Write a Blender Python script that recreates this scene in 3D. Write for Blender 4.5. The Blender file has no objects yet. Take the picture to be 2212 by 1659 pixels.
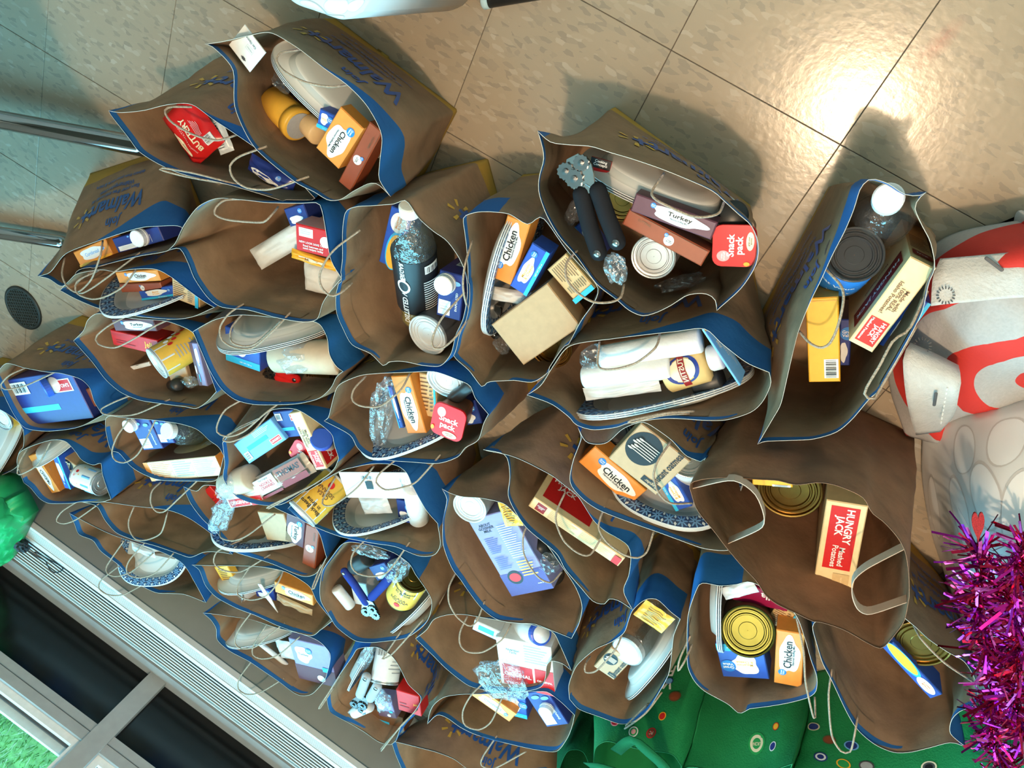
import bpy, bmesh, math, random
import numpy as np
from mathutils import Vector, Matrix, noise
random.seed(7)
D = bpy.data
SC = bpy.context.scene
COL = SC.collection
# ---------------------------------------------------------------- camera
F = 1680.0
RW = ((0.8461932972, 0.3952459674, -0.3574038738), (0.5243136931, -0.7373065684, 0.4259978584), (-0.0951422881, -0.5478682774, -0.8311367491))
CX, CY, CZ = 1.4018797328, 1.1017146675, 1.3523942247
CAM = Vector((CX, CY, CZ))
AX = [Vector(r) for r in RW]
cd = D.cameras.new('camera'); cam = D.objects.new('camera', cd); COL.objects.link(cam)
cd.sensor_fit = 'HORIZONTAL'; cd.sensor_width = 36.0; cd.lens = F / 2212 * 36.0
cd.clip_start = 0.02; cd.clip_end = 200
M = Matrix(((AX[0].x, -AX[1].x, -AX[2].x, CX), (AX[0].y, -AX[1].y, -AX[2].y, CY), (AX[0].z, -AX[1].z, -AX[2].z, CZ), (0, 0, 0, 1)))
cam.matrix_world = M
SC.camera = cam
# ---------------------------------------------------------------- light
SC.view_settings.view_transform = 'Standard'
SC.view_settings.look = 'None'
SC.view_settings.gamma = 1.0
SC.view_settings.use_curve_mapping = False
SC.view_settings.exposure = 0.12
w = D.worlds.new('sky'); SC.world = w; w.use_nodes = True
w.node_tree.nodes['Background'].inputs[0].default_value = (0.34, 0.78, 0.98, 1)
w.node_tree.nodes['Background'].inputs[1].default_value = 3.2
def lamp(name, kind, loc, energy, color, **k):
    l = D.lights.new(name, kind); l.energy = energy; l.color = color
    for a, b in k.items(): setattr(l, a, b)
    o = D.objects.new(name, l); o.location = loc; COL.objects.link(o); return o
# the one ceiling lamp whose mirror image and hard shadows show on the tiles
lamp('ceiling_lamp_offscreen', 'POINT', (1.74, 0.69, 2.6), 128, (1.0, 0.72, 0.47), shadow_soft_size=0.035)
# daylight of the window wall, upright just outside its glass
wl = lamp('window_daylight_offscreen', 'AREA', (1.406, -1.313, 1.52), 170, (0.22, 0.72, 0.95), shape='RECTANGLE', size=3.55, size_y=1.7)
wl.rotation_euler = (math.radians(90), 0, math.radians(-3.31))
# ---------------------------------------------------------------- geometry helpers
def ray(u, v):
    return AX[0] * ((u - 1106) / F) + AX[1] * ((v - 829.5) / F) + AX[2]
def un(u, v, z=0.0):
    d = ray(u, v); t = (z - CZ) / d.z
    return CAM + d * t
def pr(P):
    q = Vector(P) - CAM
    x, y, z = AX[0].dot(q), AX[1].dot(q), AX[2].dot(q)
    return (x / z * F + 1106, y / z * F + 829.5)
def U(p, z=None):
    return un(p[0], p[1], p[2] if len(p) > 2 else z)
def crom(pts, n, closed=False):
    """n points evenly spaced on a Catmull-Rom curve through pts (Vectors)"""
    m = len(pts); out = []
    segs = m if closed else m - 1
    for i in range(segs):
        p1, p2 = pts[i], pts[(i + 1) % m]
        p0 = pts[(i - 1) % m] if closed or i > 0 else p1 * 2 - p2
        p3 = pts[(i + 2) % m] if closed or i + 2 < m else p2 * 2 - p1
        for k in range(8):
            t = k / 8; t2, t3 = t * t, t * t * t
            c = 0.42
            m1 = (p2 - p0) * c; m2 = (p3 - p1) * c
            L = (p2 - p1).length
            if m1.length > L * 1.1: m1 = m1.normalized() * L * 1.1
            if m2.length > L * 1.1: m2 = m2.normalized() * L * 1.1
            out.append(p1 * (2 * t3 - 3 * t2 + 1) + m1 * (t3 - 2 * t2 + t) + p2 * (3 * t2 - 2 * t3) + m2 * (t3 - t2))
    out.append((pts[0] if closed else pts[-1]).copy())
    ln = [0.0]
    for a, b in zip(out, out[1:]): ln.append(ln[-1] + (b - a).length)
    res = []; j = 0
    cnt = n if closed else n - 1
    for i in range(n):
        d = ln[-1] * i / cnt
        while j < len(ln) - 2 and ln[j + 1] < d: j += 1
        s = ln[j + 1] - ln[j]
        res.append(out[j].lerp(out[j + 1], 0 if s < 1e-9 else (d - ln[j]) / s))
    return res
# ---------------------------------------------------------------- materials
MATS = {}
def nt(m): return m.node_tree.nodes, m.node_tree.links
def mat(key, col=(0.8, 0.8, 0.8), rough=0.5, metal=0.0, var=0.06, scale=60.0, bump=0.0, bscale=120.0, spec=0.34, **k):
    if key in MATS: return MATS[key]
    m = D.materials.new(key); m.use_nodes = True; N, L = nt(m)
    b = N['Principled BSDF']
    b.inputs['Roughness'].default_value = rough; b.inputs['Metallic'].default_value = metal
    b.inputs['Specular IOR Level'].default_value = spec
    for a, v in k.items(): b.inputs[a].default_value = v
    tc = N.new('ShaderNodeTexCoord'); nz = N.new('ShaderNodeTexNoise'); nz.inputs['Scale'].default_value = scale
    nz.inputs['Detail'].default_value = 3
    L.new(tc.outputs['Object'], nz.inputs['Vector'])
    r = N.new('ShaderNodeValToRGB')
    r.color_ramp.elements[0].position = 0.3; r.color_ramp.elements[1].position = 0.7
    r.color_ramp.elements[0].color = tuple(c * (1 - var) for c in col[:3]) + (1,)
    r.color_ramp.elements[1].color = tuple(min(1, c * (1 + var)) for c in col[:3]) + (1,)
    L.new(nz.outputs['Fac'], r.inputs[0]); L.new(r.outputs[0], b.inputs['Base Color'])
    if bump:
        n2 = N.new('ShaderNodeTexNoise'); n2.inputs['Scale'].default_value = bscale; n2.inputs['Detail'].default_value = 4
        L.new(tc.outputs['Object'], n2.inputs['Vector'])
        bp = N.new('ShaderNodeBump'); bp.inputs['Strength'].default_value = bump; bp.inputs['Distance'].default_value = 0.004
        L.new(n2.outputs['Fac'], bp.inputs['Height']); L.new(bp.outputs[0], b.inputs['Normal'])
    MATS[key] = m
    return m
PAL = dict(white=(0.80, 0.80, 0.78), black=(0.012, 0.012, 0.014), orange=(0.72, 0.26, 0.045), amber=(0.86, 0.42, 0.035), red=(0.55, 0.014, 0.014), dred=(0.26, 0.015, 0.015),
    navy=(0.018, 0.035, 0.20), blue=(0.025, 0.085, 0.42), gvblue=(0.02, 0.20, 0.62), cyan=(0.03, 0.42, 0.72), sky=(0.16, 0.42, 0.78), rust=(0.27, 0.065, 0.028), plum=(0.11, 0.04, 0.055),
    tan=(0.62, 0.42, 0.20), wood=(0.80, 0.60, 0.33), kraft=(0.45, 0.29, 0.155), lav=(0.25, 0.235, 0.44), violet=(0.075, 0.06, 0.25), grey=(0.35, 0.36, 0.37), lgrey=(0.62, 0.64, 0.65), yellow=(0.75, 0.45, 0.06),
    gold=(0.75, 0.42, 0.06), green=(0.02, 0.30, 0.08), pink=(0.8, 0.35, 0.35), cream=(0.78, 0.68, 0.48), brown=(0.16, 0.075, 0.035), dgrey=(0.07, 0.07, 0.075), printblue=(0.018, 0.085, 0.30), printyel=(0.60, 0.36, 0.05), berry=(0.25, 0.005, 0.05))
def ink(c):
    return mat('ink_' + c, PAL[c], 0.42, 0, 0.04, 200)
def card(c):
    return mat('card_' + c, PAL[c], 0.38, 0, 0.05, 90)
def clearplastic(key='clear_plastic', tint=(0.93, 0.96, 1.0), gl=0.15, rough=0.12, dif=0.05):
    if key in MATS: return MATS[key]
    m = D.materials.new(key); m.use_nodes = True; N, L = nt(m)
    out = N['Material Output']; N.remove(N['Principled BSDF'])
    t = N.new('ShaderNodeBsdfTransparent'); t.inputs[0].default_value = tint + (1,)
    g = N.new('ShaderNodeBsdfGlossy'); g.inputs['Roughness'].default_value = rough
    df = N.new('ShaderNodeBsdfDiffuse'); df.inputs[0].default_value = (0.85, 0.85, 0.85, 1)
    mx = N.new('ShaderNodeMixShader'); mx.inputs[0].default_value = gl
    m2 = N.new('ShaderNodeMixShader'); m2.inputs[0].default_value = dif
    nz = N.new('ShaderNodeTexNoise'); nz.inputs['Scale'].default_value = 70; nz.inputs['Detail'].default_value = 3
    tc = N.new('ShaderNodeTexCoord'); L.new(tc.outputs['Object'], nz.inputs['Vector'])
    bp = N.new('ShaderNodeBump'); bp.inputs['Strength'].default_value = 0.8; bp.inputs['Distance'].default_value = 0.01
    L.new(nz.outputs['Fac'], bp.inputs['Height']); L.new(bp.outputs[0], g.inputs['Normal'])
    L.new(t.outputs[0], mx.inputs[1]); L.new(g.outputs[0], mx.inputs[2])
    L.new(mx.outputs[0], m2.inputs[1]); L.new(df.outputs[0], m2.inputs[2]); L.new(m2.outputs[0], out.inputs[0])
    MATS[key] = m; return m
def attr_print(key, base, layers, rough=0.75, bump=0.35, mottle=0.16):
    """kraft paper with flat printed colours, each switched on where a mesh attribute is above zero"""
    if key in MATS: return MATS[key]
    m = D.materials.new(key); m.use_nodes = True; N, L = nt(m); b = N['Principled BSDF']
    b.inputs['Roughness'].default_value = rough; b.inputs['Specular IOR Level'].default_value = 0.25
    tc = N.new('ShaderNodeTexCoord'); nz = N.new('ShaderNodeTexNoise'); nz.inputs['Scale'].default_value = 26; nz.inputs['Detail'].default_value = 6
    L.new(tc.outputs['Object'], nz.inputs['Vector'])
    r = N.new('ShaderNodeValToRGB'); r.color_ramp.elements[0].position = 0.3; r.color_ramp.elements[1].position = 0.72
    r.color_ramp.elements[0].color = tuple(c * (1 - mottle) for c in base) + (1,); r.color_ramp.elements[1].color = tuple(c * (1 + mottle) for c in base) + (1,)
    L.new(nz.outputs['Fac'], r.inputs[0]); cur = r.outputs[0]
    for an, col in layers:
        at = N.new('ShaderNodeAttribute'); at.attribute_name = an
        gt = N.new('ShaderNodeMath'); gt.operation = 'GREATER_THAN'; gt.inputs[1].default_value = 0.0
        L.new(at.outputs['Fac'], gt.inputs[0])
        mx = N.new('ShaderNodeMix'); mx.data_type = 'RGBA'; mx.inputs[7].default_value = col + (1,)
        L.new(gt.outputs[0], mx.inputs[0]); L.new(cur, mx.inputs[6]); cur = mx.outputs[2]
    L.new(cur, b.inputs['Base Color'])
    n2 = N.new('ShaderNodeTexNoise'); n2.inputs['Scale'].default_value = 45; n2.inputs['Detail'].default_value = 5; L.new(tc.outputs['Object'], n2.inputs['Vector'])
    bp = N.new('ShaderNodeBump'); bp.inputs['Strength'].default_value = bump; bp.inputs['Distance'].default_value = 0.003
    L.new(n2.outputs['Fac'], bp.inputs['Height']); L.new(bp.outputs[0], b.inputs['Normal'])
    MATS[key] = m; return m
# ---------------------------------------------------------------- object helpers
def tag(o, label=None, cat=None, group=None, kind=None):
    if label: o['label'] = label
    if cat: o['category'] = cat
    if group: o['group'] = group
    if kind: o['kind'] = kind
    return o
def obj(name, verts, faces, mats, parent=None, origin=None, mi=None, smooth=False):
    """one mesh object; verts in world space, origin shared with the parent"""
    if origin is None:
        origin = Vector(parent['_o']) if parent is not None else Vector((0, 0, 0))
    me = D.meshes.new(name)
    me.from_pydata([tuple(Vector(v) - origin) for v in verts], [], faces)
    for m in (mats if isinstance(mats, (list, tuple)) else [mats]): me.materials.append(m)
    if mi: me.polygons.foreach_set('material_index', mi)
    if smooth: me.polygons.foreach_set('use_smooth', [True] * len(me.polygons))
    me.update()
    o = D.objects.new(name, me); COL.objects.link(o)
    if parent is None: o.location = origin; o['_o'] = tuple(origin)
    else: o.parent = parent; o['_o'] = parent['_o']
    return o
class MB:
    def __init__(s): s.v = []; s.f = []; s.m = []
    def add(s, vs, fs, mi=0):
        n = len(s.v); s.v += [Vector(v) for v in vs]; s.f += [tuple(i + n for i in f) for f in fs]; s.m += [mi] * len(fs); return s
    def box(s, o, ex, ey, ez, mi=0):
        o, ex, ey, ez = map(Vector, (o, ex, ey, ez))
        vs = [o, o + ex, o + ex + ey, o + ey, o + ez, o + ex + ez, o + ex + ey + ez, o + ey + ez]
        fs = [(0, 3, 2, 1), (4, 5, 6, 7), (0, 1, 5, 4), (1, 2, 6, 5), (2, 3, 7, 6), (3, 0, 4, 7)]
        if ex.cross(ey).dot(ez) < 0: fs = [f[::-1] for f in fs]
        return s.add(vs, fs, mi)
    def tube(s, pts, r, n=8, mi=0, flat=1.0, cap=True):
        pts = [Vector(p) for p in pts]; rings = []
        up = Vector((0, 0, 1))
        for i, p in enumerate(pts):
            d = (pts[min(i + 1, len(pts) - 1)] - pts[max(i - 1, 0)])
            d = d.normalized() if d.length > 1e-9 else Vector((1, 0, 0))
            x = d.cross(up)
            x = x.normalized() if x.length > 1e-4 else Vector((1, 0, 0))
            y = x.cross(d)
            rr = r[i] if isinstance(r, (list, tuple)) else r
            rings.append([p + x * math.cos(2 * math.pi * k / n) * rr + y * math.sin(2 * math.pi * k / n) * rr * flat for k in range(n)])
        vs = [v for g in rings for v in g]; fs = []
        for i in range(len(pts) - 1):
            for k in range(n): fs.append((i * n + k, i * n + (k + 1) % n, (i + 1) * n + (k + 1) % n, (i + 1) * n + k))
        if cap: fs += [tuple(range(n))[::-1], tuple((len(pts) - 1) * n + k for k in range(n))]
        return s.add(vs, fs, mi)
    def lathe(s, base, axis, prof, n=32, mi=0, cap=True):
        """prof: list of (radius, height along axis[, material])"""
        axis = Vector(axis).normalized(); a = axis.orthogonal().normalized(); b = axis.cross(a); base = Vector(base)
        vs = []; fs = []; ms = []
        for pf in prof:
            vs += [base + axis * pf[1] + (a * math.cos(2 * math.pi * k / n) + b * math.sin(2 * math.pi * k / n)) * pf[0] for k in range(n)]
        for i in range(len(prof) - 1):
            for k in range(n):
                fs.append((i * n + k, i * n + (k + 1) % n, (i + 1) * n + (k + 1) % n, (i + 1) * n + k)); ms.append(prof[i][2] if len(prof[i]) > 2 else mi)
        if cap:
            fs.append(tuple(range(n))[::-1]); ms.append(mi)
            fs.append(tuple((len(prof) - 1) * n + k for k in range(n))); ms.append(prof[-1][2] if len(prof[-1]) > 2 else mi)
        k0 = len(s.v); s.v += vs; s.f += [tuple(i + k0 for i in f) for f in fs]; s.m += ms; return s
    def build(s, name, mats, parent=None, origin=None, smooth=False):
        return obj(name, s.v, s.f, mats, parent, origin, s.m, smooth)
TXT = {}
def text_mesh(t):
    if t in TXT: return TXT[t]
    c = D.curves.new('t', 'FONT'); c.body = t; c.align_x = 'CENTER'; c.align_y = 'CENTER'; c.resolution_u = 2; c.offset = 0.027 if t in ('Walmart+', 'Join', 'Snack\npack', 'HUNGRY\nJACK', 'HUNGRY JACK', 'JACK', 'ORIGINAL', 'BUTTERY') else 0.018; c.space_line = 0.85
    o = D.objects.new('t', c); me = o.to_mesh()
    vs = [tuple(v.co) for v in me.vertices]; fs = [tuple(p.vertices) for p in me.polygons]
    o.to_mesh_clear(); D.objects.remove(o); D.curves.remove(c)
    bm = bmesh.new()
    vv = [bm.verts.new(v) for v in vs]
    for f in fs:
        try: bm.faces.new([vv[i] for i in f])
        except ValueError: pass
    bmesh.ops.triangulate(bm, faces=bm.faces[:])
    for _ in range(2):
        le = [e for e in bm.edges if e.calc_length() > 0.45]
        if not le: break
        bmesh.ops.subdivide_edges(bm, edges=le, cuts=1)
        bmesh.ops.triangulate(bm, faces=bm.faces[:])
    bm.verts.index_update()
    x0 = min(v.co.x for v in bm.verts); x1 = max(v.co.x for v in bm.verts); y0 = min(v.co.y for v in bm.verts); y1 = max(v.co.y for v in bm.verts)
    cx, cy = (x0 + x1) / 2, (y0 + y1) / 2
    r = ([(v.co.x - cx, v.co.y - cy) for v in bm.verts], [tuple(v.index for v in f.verts) for f in bm.faces], x1 - x0, y1 - y0)
    bm.free(); TXT[t] = r; return r
def decals(parent, dl, w, h, mp, lift=0.0005):
    """print decals on a face; mp(x, y, off) maps face metres (x right, y down) to world"""
    lab = {}
    for i, d in enumerate(dl):
        off = lift + i * 0.00018
        if d[0] == 'T':
            t, cx, cy, fw, fh, col = d[1:7]; rot = d[7] if len(d) > 7 else 0
            vs, fs, tw, th = text_mesh(t)
            W, H = (w, h) if rot in (0, 180) else (h, w)
            s = min(fw * W / tw, fh * H / th); sx = sy = s
            if s * 2.2 < fw * W / tw: sx = s * 1.5
            if len(d) > 8: sy = s * d[8]
            c, sn = math.cos(math.radians(rot)), math.sin(math.radians(rot))
            pts = []
            for x, y in vs:
                x *= sx; y *= sy
                pts.append(mp(cx * w + x * c - y * sn, cy * h - (x * sn + y * c), off))
            MB().add(pts, fs).build('lettering', ink(col), parent)
        else:
            mb = lab.setdefault(d[-1] if d[0] == 'R' else (d[-1], i), MB())
            if d[0] == 'R':
                x0, y0, x1, y1 = d[1:5]; nx = 9
                pts = []; fs = []
                for k in range(nx): pts += [mp((x0 + (x1 - x0) * k / (nx - 1)) * w, y0 * h, off), mp((x0 + (x1 - x0) * k / (nx - 1)) * w, y1 * h, off)]
                for k in range(nx - 1): fs.append((2 * k, 2 * k + 1, 2 * k + 3, 2 * k + 2))
                mb.add(pts, fs)
            else:
                cx, cy, rx, ry = d[1:5]; n = 36; pts = []
                for k in range(n):
                    a = 2 * math.pi * k / n; q = 1.0
                    if d[0] == 'C': q = 1 + 0.10 * math.cos(3 * a + 0.6) + 0.07 * math.cos(5 * a)
                    pts.append(mp(cx * w + rx * w * q * math.cos(a), cy * h + ry * h * q * math.sin(a), off))
                pts.append(mp(cx * w, cy * h, off))
                mb.add(pts, [(k, n, (k + 1) % n) for k in range(n)])
    for col, mb in lab.items(): mb.build('printed_label', ink(col if isinstance(col, str) else col[0]), parent)
SHADOWS = None
# ================================================================ SETTING
TILE = 0.3048
def vct_material():
    m = D.materials.new('vinyl_tile'); m.use_nodes = True; N, L = nt(m); b = N['Principled BSDF']
    g = N.new('ShaderNodeNewGeometry'); oi = N.new('ShaderNodeObjectInfo')
    mp = N.new('ShaderNodeMapping'); mp.inputs['Rotation'].default_value = (0, 0, math.radians(-8)); mp.inputs['Scale'].default_value = (62, 150, 1)
    ad = N.new('ShaderNodeVectorMath'); ad.operation = 'MULTIPLY_ADD'
    L.new(oi.outputs['Random'], ad.inputs[0]); ad.inputs[1].default_value = (7, 5, 0); L.new(g.outputs['Position'], ad.inputs[2])
    L.new(ad.outputs[0], mp.inputs['Vector'])
    v = N.new('ShaderNodeTexVoronoi'); v.feature = 'F1'; v.inputs['Randomness'].default_value = 1.0; v.inputs['Scale'].default_value = 1.0
    nz = N.new('ShaderNodeTexNoise'); nz.inputs['Scale'].default_value = 0.9; nz.inputs['Detail'].default_value = 5
    L.new(mp.outputs[0], nz.inputs['Vector'])
    wv = N.new('ShaderNodeVectorMath'); wv.operation = 'MULTIPLY_ADD'; wv.inputs[1].default_value = (0.9, 0.9, 0)
    L.new(nz.outputs['Color'], wv.inputs[0]); L.new(mp.outputs[0], wv.inputs[2]); L.new(wv.outputs[0], v.inputs['Vector'])
    sep = N.new('ShaderNodeSeparateColor'); L.new(v.outputs['Color'], sep.inputs[0])
    r = N.new('ShaderNodeValToRGB'); el = r.color_ramp.elements
    el[0].position = 0.0; el[0].color = (0.275, 0.225, 0.165, 1); el[1].position = 1.0; el[1].color = (0.43, 0.36, 0.275, 1)
    for p, c in ((0.12, (0.29, 0.24, 0.175, 1)), (0.20, (0.355, 0.285, 0.20, 1)), (0.85, (0.365, 0.288, 0.20, 1)), (0.94, (0.395, 0.32, 0.232, 1))):
        e = el.new(p); e.color = c
    L.new(sep.outputs[0], r.inputs[0])
    n3 = N.new('ShaderNodeTexNoise'); n3.inputs['Scale'].default_value = 3; n3.inputs['Detail'].default_value = 6; L.new(g.outputs['Position'], n3.inputs['Vector'])
    mx = N.new('ShaderNodeMix'); mx.data_type = 'RGBA'; mx.blend_type = 'MULTIPLY'; mx.inputs[0].default_value = 0.35
    L.new(r.outputs[0], mx.inputs[6]); L.new(n3.outputs['Fac'], mx.inputs[7]); 
    br = N.new('ShaderNodeBrightContrast'); br.inputs[1].default_value = 0.03
    L.new(mx.outputs[2], br.inputs[0])
    # red scuff with its own shape
    sc = N.new('ShaderNodeMapping'); sc.vector_type = 'TEXTURE'; a = un(1975, 150); c = un(2080, 40)
    dd = c - a; sc.inputs['Location'].default_value = ((a + c) / 2).to_tuple(); sc.inputs['Rotation'].default_value = (0, 0, math.atan2(dd.y, dd.x)); sc.inputs['Scale'].default_value = (dd.length * 0.6, 0.016, 1)
    L.new(g.outputs['Position'], sc.inputs['Vector'])
    ln = N.new('ShaderNodeVectorMath'); ln.operation = 'LENGTH'; L.new(sc.outputs[0], ln.inputs[0])
    n4 = N.new('ShaderNodeTexNoise'); n4.inputs['Scale'].default_value = 160; n4.inputs['Detail'].default_value = 4; L.new(g.outputs['Position'], n4.inputs['Vector'])
    sb = N.new('ShaderNodeMath'); sb.operation = 'SUBTRACT'; sb.inputs[0].default_value = 1.0; L.new(ln.outputs['Value'], sb.inputs[1])
    ml = N.new('ShaderNodeMath'); ml.operation = 'MULTIPLY'; L.new(sb.outputs[0], ml.inputs[0]); L.new(n4.outputs['Fac'], ml.inputs[1]); ml.use_clamp = True
    m2 = N.new('ShaderNodeMix'); m2.data_type = 'RGBA'; m2.inputs[7].default_value = (0.33, 0.09, 0.06, 1)
    L.new(ml.outputs[0], m2.inputs[0]); L.new(br.outputs[0], m2.inputs[6]); L.new(m2.outputs[2], b.inputs['Base Color'])
    rr = N.new('ShaderNodeMapRange'); rr.inputs[3].default_value = 0.12; rr.inputs[4].default_value = 0.27
    L.new(nz.outputs['Fac'], rr.inputs[0]); L.new(rr.outputs[0], b.inputs['Roughness'])
    b.inputs['Specular IOR Level'].default_value = 0.45
    n5 = N.new('ShaderNodeTexNoise'); n5.inputs['Scale'].default_value = 90; n5.inputs['Detail'].default_value = 4; L.new(g.outputs['Position'], n5.inputs['Vector'])
    bp = N.new('ShaderNodeBump'); bp.inputs['Strength'].default_value = 0.12; bp.inputs['Distance'].default_value = 0.002
    L.new(n5.outputs['Fac'], bp.inputs['Height']); L.new(bp.outputs[0], b.inputs['Normal'])
    return m
VCT = vct_material()
floor = MB().box((-2.5, -1.16, -0.05), (6.5, 0, 0), (0, 4.4, 0), (0, 0, 0.0475)).build('floor', mat('joint', (0.10, 0.085, 0.07), 0.8))
tag(floor, kind='structure')
tm = D.meshes.new('tile')
g_, b_, t_ = 0.0006, 0.0012, 0.0025
x1 = TILE
vs = [(g_, g_, 0), (x1 - g_, g_, 0), (x1 - g_, x1 - g_, 0), (g_, x1 - g_, 0), (g_, g_, t_ - 0.0006), (x1 - g_, g_, t_ - 0.0006), (x1 - g_, x1 - g_, t_ - 0.0006), (g_, x1 - g_, t_ - 0.0006),
      (b_, b_, t_), (x1 - b_, b_, t_), (x1 - b_, x1 - b_, t_), (b_, x1 - b_, t_)]
fs = [(0, 1, 5, 4), (1, 2, 6, 5), (2, 3, 7, 6), (3, 0, 4, 7), (4, 5, 9, 8), (5, 6, 10, 9), (6, 7, 11, 10), (7, 4, 8, 11), (8, 9, 10, 11)]
tm.from_pydata(vs, [], fs); tm.materials.append(VCT); tm.update()
for i in range(-4, 11):
    for j in range(-3, 6):
        o = D.objects.new('tile', tm); COL.objects.link(o); o.parent = floor; o.location = (i * TILE, j * TILE, -0.0025)
# ---- window wall, local frame: x along wall, d outwards, z up
WP = Vector((0.2791, -0.8768, 0)); WE = Vector((0.9983, -0.0577, 0)); WN = Vector((-0.0577, -0.9983, 0)); WZ = Vector((0, 0, 1))
def WL(x, d, z): return WP + WE * x + WN * d + WZ * z
def wbox(mb, x0, x1, d0, d1, z0, z1, mi=0): return mb.box(WL(x0, d0, z0), WE * (x1 - x0), WN * (d1 - d0), WZ * (z1 - z0), mi)
ALU = mat('satin_aluminium', (0.67, 0.67, 0.66), 0.4, 0.0, 0.03, 30)
FRAME = mat('grey_window_frame', (0.33, 0.34, 0.34), 0.5, 0.0, 0.05, 40)
heater = wbox(MB(), -0.9, 3.2, 0.0, 0.006, 0.0, 0.213).build('baseboard_heater', mat('heater_enamel', (0.30, 0.31, 0.29), 0.42, 0, 0.05, 12), origin=WL(1, 0, 0))
tag(heater, 'long grey convector heater with slatted aluminium top below the window', 'heater')
wbox(MB(), -0.9, 3.2, 0.006, 0.20, 0.165, 0.17).build('inner_tray', mat('heater_dark', (0.03, 0.03, 0.03), 0.6), heater)
wbox(MB(), -0.9, 3.2, -0.004, 0.004, 0.205, 0.221).build('front_lip', ALU, heater)
for k in range(7):
    wbox(MB(), -0.9, 3.2, 0.006 + k * 0.0052, 0.0088 + k * 0.0052, 0.2188, 0.220).build('slat', ALU, heater)
wbox(MB(), -0.9, 3.2, 0.044, 0.060, 0.214, 0.221).build('slat_rail', ALU, heater)
for k in range(9):
    wbox(MB(), -0.9, 3.2, 0.0690 + k * 0.0135, 0.0738 + k * 0.0135, 0.2198, 0.221).build('slat', ALU, heater)
wbox(MB(), -0.9, 3.2, 0.185, 0.192, 0.10, 0.213).build('back_plate', mat('heater_enamel'), heater)
win = wbox(MB(), -0.9, 3.2, 0.206, 0.236, 0.0, 0.2155).build('window_1', FRAME, origin=WL(1, .25, 0)); tag(win, kind='structure')
wbox(MB(), -0.9, 3.2, 0.236, 0.30, 0.0, 0.205).build('bottom_rail', FRAME, win)
SPAN = mat('dark_spandrel_glass', (0.007, 0.007, 0.007), 0.16, 0.0, 0.1, 8, spec=0.35)
MULL = [(-0.72, -0.667), (0.475, 0.530), (1.67, 1.725), (2.87, 2.92)]
for a, b in MULL:
    wbox(MB(), a, b, 0.262, 0.34, 0.195, 2.6).build('mullion', FRAME, win)
for (a, b), (c, d) in zip(MULL, MULL[1:]):
    wbox(MB(), b, c, 0.285, 0.292, 0.20, 0.40).build('spandrel_pane', SPAN, win)
    mb = wbox(MB(), b, c, 0.270, 0.33, 0.396, 0.448); mb.build('transom', FRAME, win)
    wbox(MB(), b, c, 0.2685, 0.270, 0.4205, 0.4215).build('transom_seam', mat('seam', (0.06, 0.06, 0.06), 0.7), win)
    wh = mat('white_sash', (0.78, 0.78, 0.77), 0.4)
    wbox(MB(), b, c, 0.285, 0.325, 0.448, 0.4662).build('sash_rail', wh, win)
    wbox(MB(), b, b + 0.018, 0.285, 0.325, 0.4662, 2.5).build('sash_stile', wh, win)
    wbox(MB(), c - 0.018, c, 0.285, 0.325, 0.4662, 2.5).build('sash_stile', wh, win)
    wbox(MB(), b + 0.018, c - 0.018, 0.300, 0.306, 0.4662, 0.4725).build('gasket', mat('gasket', (0.06, 0.06, 0.06), 0.6), win)
    wbox(MB(), b + 0.018, c - 0.018, 0.312, 0.325, 0.4662, 0.492).build('outer_sill', wh, win)
    wbox(MB(), b + 0.018, c - 0.018, 0.306, 0.309, 0.47, 2.5).build('pane', clearplastic('window_glass', (0.95, 0.98, 0.98), 0.03, 0.02, 0.0), win)
wlm = wbox(MB(), -3.2, 4.2, 0.24, 0.36, -0.6, 0.0)
wbox(wlm, -3.2, -0.72, 0.24, 0.36, 0.0, 2.76); wbox(wlm, 2.92, 4.2, 0.24, 0.36, 0.0, 2.76); wbox(wlm, -0.72, 2.92, 0.24, 0.36, 2.5, 2.76)
wl_ = wlm.build('wall_window', mat('wall_paint', (0.5, 0.5, 0.48), 0.7)); tag(wl_, kind='structure')
gr = MB(); gr.add([WL(-9, 0.36, -0.22), WL(10, 0.36, -0.22), WL(10, 16, -0.22), WL(-9, 16, -0.22)], [(0, 1, 2, 3)])
lawn = gr.build('lawn', mat('lawn_soil', (0.16, 0.34, 0.10), 0.9, 0, 0.35, 9), origin=WL(0, 1, -0.22)); tag(lawn, kind='structure')
bl = MB()
for k in range(9000):
    x = random.uniform(-1.3, 0.8); d = random.uniform(1.4, 3.4)
    p = WL(x, d, -0.22); h = random.uniform(0.02, 0.05); a = random.uniform(0, 6.28); lean = Vector((math.cos(a), math.sin(a), 0)) * h * random.uniform(0.3, 1.1); s = Vector((-math.sin(a), math.cos(a), 0)) * 0.0035
    bl.add([p - s, p + s, p + lean + WZ * h], [(0, 1, 2)], random.choice((0, 0, 0, 1, 2)))
gl = bl.build('grass_blades', [mat('grass_a', (0.20, 0.45, 0.12), 0.6), mat('grass_b', (0.45, 0.62, 0.38), 0.6), mat('grass_c', (0.10, 0.28, 0.07), 0.6)], lawn)
gl['kind'] = 'stuff'
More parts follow.
